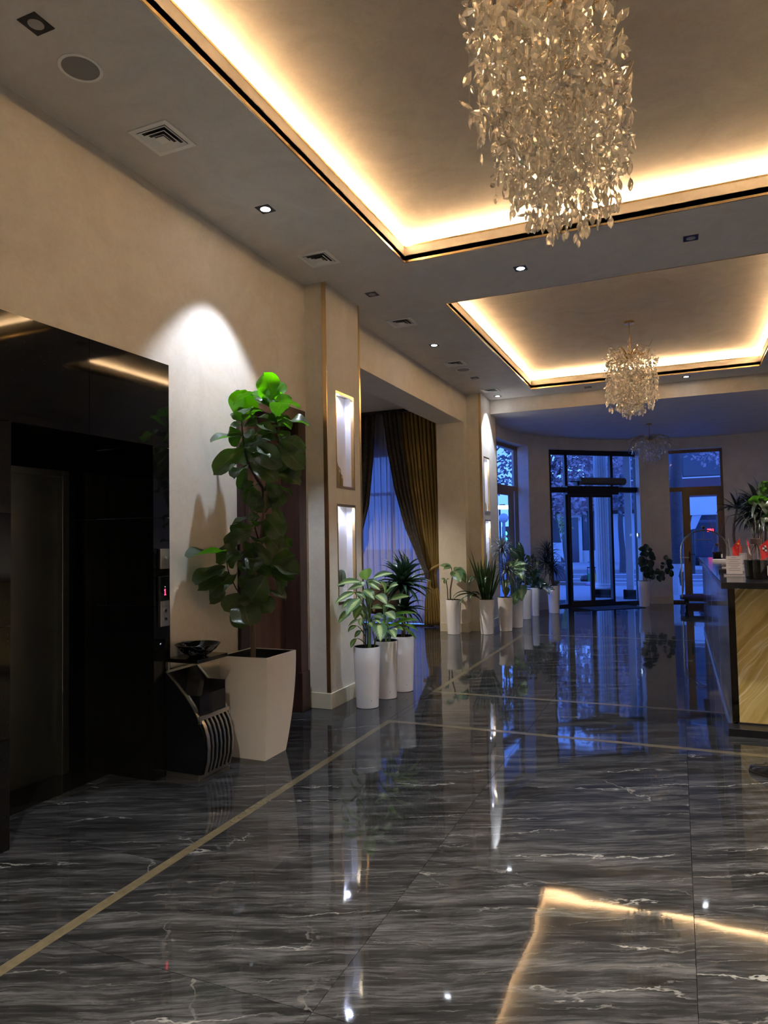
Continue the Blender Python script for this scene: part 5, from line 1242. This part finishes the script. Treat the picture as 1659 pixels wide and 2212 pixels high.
flag('table flag half red and half white beside the starred one', 1612, 1160, [(0, 1, 0, .5, RD), (0, 1, .5, 1, WH)], .07, .15, 112)
flag('table flag in white, blue and red stripes', 1627, 1160, [(0, 1, 0, .33, WH), (0, 1, .33, .66, BL), (0, 1, .66, 1, RD)], .06, .14, 100)
flag('table flag with green and white bands next to the white cross flag', 1641, 1162, [(0, .5, 0, 1, WH), (.5, 1, 0, 1, GN)], .06, .13, 112)
flag('red table flag with a white cross at the right edge', 1662, 1160, [(0, 1, 0, 1, RD)], .13, .17, 40, cross, YFL-.07)
flag('white and blue table flag standing apart at the left', 1573, 1163, [(0, .35, 0, 1, WH), (.35, .75, 0, 1, BL), (.75, 1, 0, 1, WH)], .035, .24, 75)

# ------------------------------------------------------------ shoe
SH = simple('black_leather', (.010, .010, .011), .16)
toe = Vector((.385, 5.145, 0)); dirv = Vector((.80, -.60, 0)); side = Vector((.60, .80, 0))
t = thing('shoe', 'shiny black leather shoe on the marble floor at the right edge', 'shoe', (toe.x+.12, toe.y-.09, 0))
secs = [(0, .006, .012, .030), (.012, .028, .012, .042), (.04, .042, .012, .052), (.08, .048, .012, .060), (.12, .047, .012, .072), (.16, .040, .012, .088), (.20, .036, .012, .085), (.25, .036, .012, .082), (.285, .028, .012, .078), (.30, .008, .014, .070)]
rows = []; srows = []
for (s_, hw, z0_, z1_) in secs:
    c = toe+dirv*s_; n = 12; row = []
    for k in range(n):
        a = 2*math.pi*k/n; cx_ = math.cos(a)*hw; cz = math.sin(a)
        z = z0_+(z1_-z0_)*(max(0, cz)**.7) if cz > 0 else z0_
        row.append(c+side*cx_*(1 if cz <= 0 else 1-.25*cz)+ZV*z)
    rows.append(row)
m = MB().sheet(rows, close=True); n = len(m.v); m.f.append(tuple(range(12))[::-1]); m.f.append(tuple(n-12+k for k in range(12)))
part('upper', m, SH, t, smooth=True, ang=60)
m = MB(); ring0 = []
for sg in (-1, 1):
    for (s_, hw, a_, b_) in (secs if sg < 0 else secs[::-1]): c = toe+dirv*s_+side*sg*(hw+.004); ring0.append((c.x, c.y))
m.prism(ring0, 0, .012); part('sole', m, simple('sole_rubber', (.015, .013, .012), .4), t)
m = MB().prism([tuple((toe+dirv*a_+side*b_).to_2d()) for a_, b_ in ((.22, -.036), (.305, -.026), (.305, .026), (.22, .036))], 0, .013); part('heel', m, SH, t)
m = MB()
for k in range(4): c = toe+dirv*(.105+k*.017)+ZV*(.071+k*.006); m.tube([c-side*.018, c+ZV*.004, c+side*.018], .002, 5)
part('laces', m, BLACKPLASTIC, t)

# ------------------------------------------------------------ luggage cart and mat
cx_, cy_ = .50, 16.0
t = thing('luggage_cart', 'brass birdcage luggage cart with red carpet deck before the right side door', 'cart', (cx_, cy_, 0))
part('deck_bumper', MB().prism([(cx_+.50*sx*kx, cy_+.32*sy*ky) for sx, sy, kx, ky in ((-1,-1,1,.8),(-1,-1,.9,1),(1,-1,.9,1),(1,-1,1,.8),(1,1,1,.8),(1,1,.9,1),(-1,1,.9,1),(-1,1,1,.8))], .20, .25), simple('bumper', (.02, .015, .015), .5), t, bevel=.01)
part('carpet', MB().box(cx_-.44, cx_+.44, cy_-.27, cy_+.27, .25, .262), simple('maroon_carpet', (.10, .012, .015), .9, var=.3, scale=90), t)
for sx in (-1, 1):
    for sy in (-1, 1):
        wl = part('wheel', MB().tube([(cx_+.38*sx-.02, cy_+.22*sy, .095), (cx_+.38*sx+.02, cy_+.22*sy, .095)], .095, 20), BLACKPLASTIC, t, smooth=True)
        part('fork', MB().box(cx_+.38*sx-.035, cx_+.38*sx+.035, cy_+.22*sy-.02, cy_+.22*sy+.02, .12, .20), BLACKMETAL, t)
        p = [(cx_+.45*sx, cy_+.28*sy, .25), (cx_+.45*sx, cy_+.28*sy, .9), (cx_+.45*sx, cy_+.28*sy, 1.22)]
        for k in range(1, 8): a = k/7*math.pi/2; p.append((cx_+.45*sx*math.cos(a), cy_+.28*sy*math.cos(a), 1.22+.42*math.sin(a)))
        part('hoop', MB().tube(p, .014, 10), BRASS, t, smooth=True)
part('ball', MB().lathe([(0, 0), (.02, .01), (.012, .03), (.03, .05), (.038, .075), (.03, .10), (0, .115)], (cx_, cy_, 1.63), 20), BRASS, t, smooth=True)
part('hanger_bar', MB().tube([(cx_-.17, cy_, 1.44), (cx_+.17, cy_, 1.44)], .008, 8).tube([(cx_, cy_, 1.44), (cx_, cy_, 1.64)], .006, 8), BRASS, t, smooth=True)
part('grip', MB().tube([(cx_-.47, cy_-.28, 1.08), (cx_-.30, cy_-.27, 1.075)], .012, 8), WHITEMETAL, t, smooth=True)
mt_ = MB(); c = A+dx*1.0+dn*-.72; mt_.obox(c+ZV*.0045, dx, dn, ZV, .62, .34, .004)
single('door_mat', mt_, simple('dark_mat', (.012, .012, .013), .9, var=.4, scale=120), 'dark rectangular mat on the floor before the glass entrance doors', 'mat', tuple(c))
# ------------------------------------------------------------ the street outside, at dusk
PAVE = simple('paving', (.34, .34, .35), .7, var=.15, scale=3)
ROAD = simple('asphalt', (.16, .16, .17), .6, var=.15, scale=2)
CONC = simple('pale_concrete', (.45, .45, .45), .7, var=.1, scale=2)
struct('trim_terrace', MB().box(-12, 9, 17.42, 22.5, -.16, -.01).box(-12, -3.9, 12.6, 17.42, -.16, -.01).box(-3.9, -2.0, 15.3, 17.42, -.16, -.012), PAVE)
struct('trim_street', MB().box(-60, 60, 22.5, 120, -.30, -.16).box(-60, -12, -10, 22.5, -.3, -.16), ROAD)
m = MB().box(-60, 60, 24.6, 24.9, -.16, -.02); m.box(-60, 60, 37.0, 37.3, -.16, -.02); m.box(-60, 60, 22.4, 22.6, -.16, .0)
struct('trim_kerbs', m, CONC)
struct('trim_far_pavement', MB().box(-60, 60, 37.3, 44, -.16, -.03), PAVE)
for k, y in enumerate((28.6, 32.2)):
    single('road_marking', MB().box(-60, 60, y, y+.35, -.158, -.150), simple('road_paint', (.6, .6, .6), .6), ('white painted line along the nearer side of the street' if k == 0 else 'white painted line along the middle of the street'), 'marking', (0, y, -.158))
# fluted column with black plinth
CX, CY = -1.80, 18.6
t = thing('fluted_column', 'white fluted column on a black plinth outside the glass entrance doors', 'column', (CX, CY, -.01))
m = MB(); n = 80; rows = []
for z in [0.33+i*(6.2/12) for i in range(13)]:
    rr_ = .185-.018*(z/6.5); rows.append([(CX+(rr_-(.013*abs(math.sin(10*2*math.pi*k/n)))**1)*math.cos(2*math.pi*k/n), CY+(rr_-.013*abs(math.sin(10*2*math.pi*k/n)))*math.sin(2*math.pi*k/n), z) for k in range(n)])
m.sheet(rows, close=True); CW = simple('white_column', (.62, .62, .64), .6, var=.05)
part('shaft', m, CW, t, smooth=True, ang=60)
part('base_ring', MB().lathe([(.25, 0), (.26, .03), (.25, .06), (.215, .075), (.22, .11), (.195, .135), (.19, .15)], (CX, CY, .20), 40), CW, t, smooth=True)
part('plinth', MB().box(CX-.25, CX+.25, CY-.25, CY+.25, -.01, .20), BLACKSTONE, t)
pp = img(1364, 1280, Y=18.3)
single('white_pilaster', MB().box(pp.x-.10, pp.x+.06, 18.2, 18.55, -.01, 6), CW, 'plain white outer pilaster seen through the right pane of the entrance', 'pilaster', (pp.x, 18.35, -.01))
single('planter_block', MB().box(pp.x-.17, pp.x+.13, 18.0, 18.19, -.01, .22), BLACKSTONE, 'black stone block at the foot of the plain white pilaster', 'block', (pp.x, 18.1, -.01))
# building across the street: dark glass grid, storefront band
XB0 = img(1262, 1000, Y=44).x; XL = -8.6
BLD = thing('office_building', 'dark office building with a pale window grid across the street', 'building', (0, 46, -.03))
FAC = simple('facade_dark', (.10, .09, .11), .5, var=.2, scale=.5); GRID = simple('facade_grid', (.70, .68, .70), .6)
GLZ = simple('dark_glazing', (.03, .04, .07), .12)
part('wall', MB().box(XB0, 40, 44.2, 50, -.03, 16).box(XL, XB0, 44.2, 50, -.03, 5.2), FAC, BLD)
part('canopy_band', MB().box(XL, 40, 43.2, 44.2, 3.1, 4.8), simple('maroon_band', (.10, .045, .055), .6), BLD)
part('lower_wall', MB().box(XL, 40, 43.95, 44.2, -.03, .7), CONC, BLD)
for i in range(22):
    x = -36+i*2.6
    if XL < x < 16:
        for z in ((5.0, 7.2, 9.4, 11.6) if x > XB0 else ()):
            f = part('window', MB().box(x, x+2.4, 44.10, 44.2, z, z+2.0), GLZ, BLD)
        part('shop_window', MB().box(x+.15, x+2.3, 44.08, 44.2, .7, 3.0), GLZ, BLD)
g_ = MB()
for i in range(23): x = -36+i*2.6; (g_.box(x-.12, x-.05, 44.0, 44.12, 4.8, 14) if x > XB0 else None)
for z in (4.85, 7.05, 9.25, 11.45, 13.6): g_.box(XB0, 24, 44.0, 44.12, z, z+.08)
part('grid', g_, GRID, BLD)
single('pale_door', MB().box(img(1352, 1200, Y=43.9).x-.9, img(1352, 1200, Y=43.9).x+.9, 43.85, 43.95, -.03, 2.9), simple('pale_shutter', (.40, .42, .48), .5), 'pale shop doorway low in the building across the street', 'door', (img(1352, 1200, Y=43.9).x, 43.9, -.03))
q_ = img(1213, 1215, Y=43.9)
t = thing('shop_door', 'white framed glass shop door far left across the street', 'door', (q_.x, 43.85, -.03))
part('frame', MB().box(q_.x-1.3, q_.x-1.1, 43.8, 43.93, -.03, 2.9).box(q_.x+1.1, q_.x+1.3, 43.8, 43.93, -.03, 2.9).box(q_.x-.1, q_.x+.1, 43.8, 43.93, -.03, 2.9).box(q_.x-1.1, q_.x+1.1, 43.8, 43.93, 2.75, 2.9), CONC, t)
part('glass', MB().box(q_.x-1.1, q_.x+1.1, 43.93, 43.95, -.03, 2.75), GLZ, t)
# trees
LEAFA = simple('autumn_foliage', (.38, .28, .30), .8, var=.5, scale=2); LEAFG = simple('yellow_green_foliage', (.26, .28, .10), .8, var=.4, scale=3)
LEAFD = simple('dark_foliage', (.14, .13, .17), .8, var=.4, scale=2)
TRB = simple('rough_bark', (.075, .07, .08), .9, var=.5, scale=14); LIME = simple('whitewash', (.62, .64, .66), .8, var=.12, scale=12)
def tree(lab, x, y, r, h, white, clumps, dens, mat, ls=.09, tilt=0, seed=1, zg=-.01):
    t = thing('street_tree', lab, 'tree', (x, y, zg)); rr = random.Random(seed)
    pts = [(x+tilt*z+.03*math.sin(z*2.1), y, zg+z) for z in np.linspace(0, h, 9)]; rad = [r*(1.25-.55*i/8) for i in range(9)]
    part('trunk', MB().tube(pts, rad, 12), TRB, t, smooth=True)
    if white:
        m = MB(); n = 24; rows = []
        for k in range(6): z = white*k/5; rows.append([(x+tilt*z+(r*1.27+.012*math.sin(i*7+k))*math.cos(2*math.pi*i/n), y+(r*1.27+.012*math.sin(i*7+k))*math.sin(2*math.pi*i/n), zg+z) for i in range(n)])
        m.sheet(rows, close=True); part('whitewash', m, LIME, t)
    br = MB(); fo = MB(); top = Vector(pts[-1])
    for (cx, cy, cz, cr) in clumps:
        c = Vector((cx, cy, cz)); br.tube(bez(top-Vector((0, 0, h*.25)), (top+c)/2+Vector((0, 0, .3)), c, 5), [r*.45, r*.36, r*.28, r*.2, r*.13, r*.07], 6)
        for k in range(int(dens*cr*cr)):
            d = Vector((rr.gauss(0, 1), rr.gauss(0, 1), rr.gauss(0, .8))); d = d.normalized()*cr*rr.random()**.4; p = c+d
            a = Vector((rr.uniform(-1, 1), rr.uniform(-1, 1), rr.uniform(-1, .4))).normalized(); b = a.orthogonal().normalized(); s_ = ls*rr.uniform(.6, 1.4)
            fo.add([p-a*s_*.1, p+b*s_*.45+a*s_*.5, p+a*s_*1.2, p-b*s_*.45+a*s_*.5], [(0, 1, 2, 3)])
    part('branches', br, TRB, t, smooth=True); part('foliage', fo, mat, t, kind='stuff')
def cl(Y_, *ps): return [(*(img(px, py, Y=Y_+dy)), r_) for px, py, dy, r_ in ps]
a_ = img(1460, 1283, Z=-.01); 
tree('whitewashed tree trunk close outside the right side door', -.10, 19.9, .165, 5.2, .80, cl(20.5, (1470, 880, 0, 1.0), (1520, 975, 1, .35), (1500, 965, 0, .35), (1548, 985, .5, .35)), 420, LEAFA, .10, .03, 2)
b_ = img(1214, 1247, Y=27.0)
tree('whitewashed street tree with autumn leaves left of the entrance view', b_.x, 27.0, .15, 5.0, 1.5, cl(27, (1215, 1000, 0, 1.3), (1245, 1040, 1, 1.3), (1210, 1065, -1, 1.0), (1290, 1000, 1, 1.2), (1255, 960, 0, 1.3), (1200, 960, 0, 1.0), (1330, 990, 2, .9), (1240, 1100, 1, .6)), 300, LEAFA, .14, -.10, 3, -.16)
c_ = img(1345, 1240, Y=34.0)
tree('thin street tree seen through the right pane of the entrance', c_.x, 34.0, .12, 4.5, 0, cl(34, (1345, 1040, 0, 1.1), (1350, 1080, 0, .8), (1340, 1000, 0, 1.0)), 170, LEAFD, .16, 0, 4, -.16)
d_ = img(1205, 1160, Y=33.0)
tree('low yellow green bush tree behind the parked car', d_.x, 33.0, .10, 2.0, 0, cl(33, (1200, 1128, 0, .7), (1214, 1136, 0, .6)), 300, LEAFG, .12, 0, 5, -.16)
e_ = img(1083, 1150, Y=21.0)
tree('dark dense tree outside the left window', e_.x-1.3, 22.0, .2, 3.2, 0, cl(21.5, (1072, 1010, 0, .8), (1088, 990, 0, .7), (1083, 1040, .5, .45), (1085, 960, 1, 1.0)), 230, LEAFD, .10, 0, 6)
# whitewashed lamp post, globe, traffic light
gl_ = img(1088, 1119, Y=22.5)
t = thing('street_lamp', 'unlit street lamp with a white globe outside the left window', 'lamp', (gl_.x, 22.5, -.16))
part('post', MB().tube([(gl_.x, 22.5, -.16), (gl_.x, 22.5, gl_.z-.15)], [.07, .05], 10), CONC, t, smooth=True)
part('globe', MB().lathe([(0, -.16)]+[(.16*math.sin(math.pi*k/10), -.16*math.cos(math.pi*k/10)) for k in range(1, 10)]+[(0, .16)], tuple(gl_), 20), simple('globe', (.7, .7, .72), .3), t, smooth=True)
l1 = img(1079, 1096, Y=36); l2 = img(1091, 1096, Y=36)
t = thing('shop_lights', 'two distant bright white canopy lights outside the left window', 'light', (l1.x, 36, -.16))
part('mast', MB().tube([(l1.x, 36, -.16), (l1.x, 36, l1.z)], .05, 8).box(l1.x, l2.x, 35.98, 36.04, l1.z+.1, l1.z+.16), BLACKMETAL, t)
for q__ in (l1, l2): part('lit_panel', MB().box(q__.x-.2, q__.x+.2, 35.9, 36.0, q__.z-.10, q__.z+.10), emit('white_tube', (.75, .95, 1), 4), t)
tl = img(1094, 1158, Y=30)
t = thing('traffic_light', 'distant traffic light showing green outside the left window', 'traffic light', (tl.x, 30, -.16))
part('pole', MB().tube([(tl.x, 30, -.16), (tl.x, 30, tl.z+.35)], .05, 8), BLACKMETAL, t, smooth=True)
part('housing', MB().box(tl.x-.15, tl.x+.15, 29.8, 30, tl.z-.42, tl.z+.42), BLACKMETAL, t)
for dz in (.12, -.14): part('green_lens', MB().tube([(tl.x, 29.79, tl.z+dz), (tl.x, 29.8, tl.z+dz)], .09, 12), emit('green_signal', (.1, .9, .75), 2.5), t)
# white hoarding in the right window, red rear lights far off
h0 = img(1488, 1113, Y=33); h1 = img(1550, 1072, Y=33)
t = thing('hoarding', 'large pale blank hoarding seen in the right side door, above the road', 'billboard', ((h0.x+h1.x)/2, 33.1, -.16))
part('panel', MB().box(h0.x, h1.x+.4, 33.0, 33.1, h0.z, h1.z), simple('pale_hoarding', (.66, .66, .68), .6), t)
part('brace', MB().add([(h0.x, 33.05, img(1490, 1145, Y=33).z), (h0.x+.25, 33.05, img(1490, 1142, Y=33).z), (img(1516, 1115, Y=33).x, 33.05, h0.z), (img(1495, 1115, Y=33).x, 33.05, h0.z), (h0.x, 33.12, img(1490, 1145, Y=33).z), (h0.x+.25, 33.12, img(1490, 1142, Y=33).z), (img(1516, 1115, Y=33).x, 33.12, h0.z), (img(1495, 1115, Y=33).x, 33.12, h0.z)], [(0, 1, 2, 3), (7, 6, 5, 4), (0, 4, 5, 1), (1, 5, 6, 2), (2, 6, 7, 3), (3, 7, 4, 0)]), simple('pale_brace', (.5, .5, .52), .6), t)
part('leg', MB().tube([(h1.x, 33.2, -.16), (h1.x, 33.2, h1.z)], .08, 8).tube([(h0.x+.1, 33.2, -.16), (h0.x+.1, 33.2, h1.z)], .08, 8), BLACKMETAL, t)
r0 = img(1545, 1145, Y=38)
t = thing('van', 'distant dark van with two red rear lights seen in the right side door', 'van', (r0.x, 38.6, -.03))
part('body', MB().box(r0.x-1.0, r0.x+1.0, 38.0, 42, .35, 2.3), simple('dark_paint', (.03, .03, .05), .3), t, bevel=.15, segs=3)
for sx in (-1, 1):
    part('rear_light', MB().box(r0.x+sx*.22-.14, r0.x+sx*.22+.14, 37.97, 38.02, r0.z-.07, r0.z+.07), emit('tail_red', (1, .03, .06), 3.0), t)
    part('wheel', MB().tube([(r0.x+sx*.85-.1, 38.8, .32), (r0.x+sx*.85+.1, 38.8, .32)], .34, 16), BLACKPLASTIC, t); part('wheel', MB().tube([(r0.x+sx*.85-.1, 41.2, .32), (r0.x+sx*.85+.1, 41.2, .32)], .34, 16), BLACKPLASTIC, t)
# parked car, seen from its rear corner
cp0 = img(1238, 1268, Z=-.16); cxr = cp0.x
t = thing('parked_car', 'silver parked car partly hidden by the left frame of the entrance doors', 'car', (cxr-2.0, 23.6, -.16))
PAINT = simple('silver_paint', (.07, .08, .10), .25, .3); Y0c, Y1c = 22.75, 24.45
pr_ = [(0, .28), (.02, .62), (.12, .80), (.75, .92), (1.35, 1.38), (2.7, 1.42), (3.5, .98), (4.15, .90), (4.3, .6), (4.3, .28)]
def prof_solid(pr, y0_, y1_, ins=0):
    m = MB(); k = len(pr); m.add([(cxr-x, y0_+(ins if z > .95 else 0), z-.16) for x, z in pr]+[(cxr-x, y1_-(ins if z > .95 else 0), z-.16) for x, z in pr], [tuple(range(k)), tuple(range(k, 2*k))[::-1]]+[((i+1) % k, i, k+i, k+(i+1) % k) for i in range(k)]); return m
part('body', prof_solid(pr_, Y0c, Y1c, .16), PAINT, t, bevel=.05, segs=3, smooth=True)
part('side_windows', MB().add([(cxr-.95, Y0c+.02, .80), (cxr-3.3, Y0c+.02, .80), (cxr-2.65, Y0c+.13, 1.2), (cxr-1.42, Y0c+.13, 1.17)], [(0, 1, 2, 3)]), GLZ, t)
part('windscreen', MB().add([(cxr-.72, Y0c+.12, .79), (cxr-.72, Y1c-.12, .79), (cxr-1.28, Y1c-.26, 1.2), (cxr-1.28, Y0c+.26, 1.2)], [(0, 1, 2, 3)]), GLZ, t)
for x in (.75, 3.45):
    for y in (Y0c-.01, Y1c-.19): 
        wl = part('wheel', MB().tube([(cxr-x, y, .14), (cxr-x, y+.2, .14)], .31, 24), BLACKPLASTIC, t, smooth=True)
        part('rim', MB().tube([(cxr-x, y-.01, .14), (cxr-x, y+.01, .14)], .19, 16), CHROME, wl)
part('wing_mirror', MB().box(cxr-1.05, cxr-.90, Y0c-.16, Y0c-.02, .78, .90), PAINT, t, bevel=.02)
part('head_lamp', MB().box(cxr-.06, cxr+.0, Y0c+.05, Y0c+.38, .46, .60), CONC, t)
# cleaning trolley with green and yellow bins
tb = img(1279, 1262, Z=-.16); 
def at_tr(px, py): return img(px, py, Y=tb.y)
t = thing('cleaning_trolley', 'cleaning trolley with a green and a yellow bag outside by the column', 'trolley', (tb.x, tb.y, -.16))
def bin_(x0, x1, mat, nm, py0=1238, py1=1263): 
    a, b = at_tr(x0, py1), at_tr(x1, py0); part(nm, MB().box(a.x, b.x, tb.y, tb.y+.35, a.z, b.z), mat, t, bevel=.02)
bin_(1269, 1277, simple('green_bag', (.03, .30, .14), .5), 'green_bag'); bin_(1284, 1291, simple('yellow_bag', (.55, .42, .08), .5), 'yellow_bag')
fr = MB(); a, b = at_tr(1268, 1226), at_tr(1292, 1226)
fr.box(a.x, b.x, tb.y+.0, tb.y+.02, a.z-.02, a.z+.02); fr.box(a.x, a.x+.02, tb.y, tb.y+.02, -.08, a.z); fr.box(b.x-.02, b.x, tb.y, tb.y+.02, -.08, a.z); fr.box(a.x, b.x, tb.y, tb.y+.4, -.09, -.06)
part('frame', fr, BLACKMETAL, t)
for x in (a.x+.05, b.x-.05): part('wheel', MB().tube([(x-.02, tb.y+.1, -.11), (x+.02, tb.y+.1, -.11)], .05, 12), BLACKPLASTIC, t)
part('broom', MB().tube([at_tr(1287, 1240), at_tr(1282, 1215), at_tr(1270, 1214)], .012, 6), BLACKMETAL, t)
m = MB(); k0 = img(1264, 1258, Z=-.16)
m.lathe([(.0, 0), (.16, .02), (.19, .12), (.14, .25), (.0, .30)], (k0.x, k0.y, -.16), 12)
single('bin_bag', m, BLACKPLASTIC, 'small black refuse bag on the ground left of the cleaning trolley', 'bag', (k0.x, k0.y, -.16), smooth=True)
k1 = img(1281, 1265, Z=-.16); single('bin_bag', MB().lathe([(.0, 0), (.20, .01), (.22, .07), (.10, .13), (.0, .14)], (k1.x, k1.y-.4, -.16), 12), simple('pink_bag', (.42, .20, .42), .5), 'pink plastic bag lying in front of the cleaning trolley', 'bag', (k1.x, k1.y-.4, -.16), smooth=True)
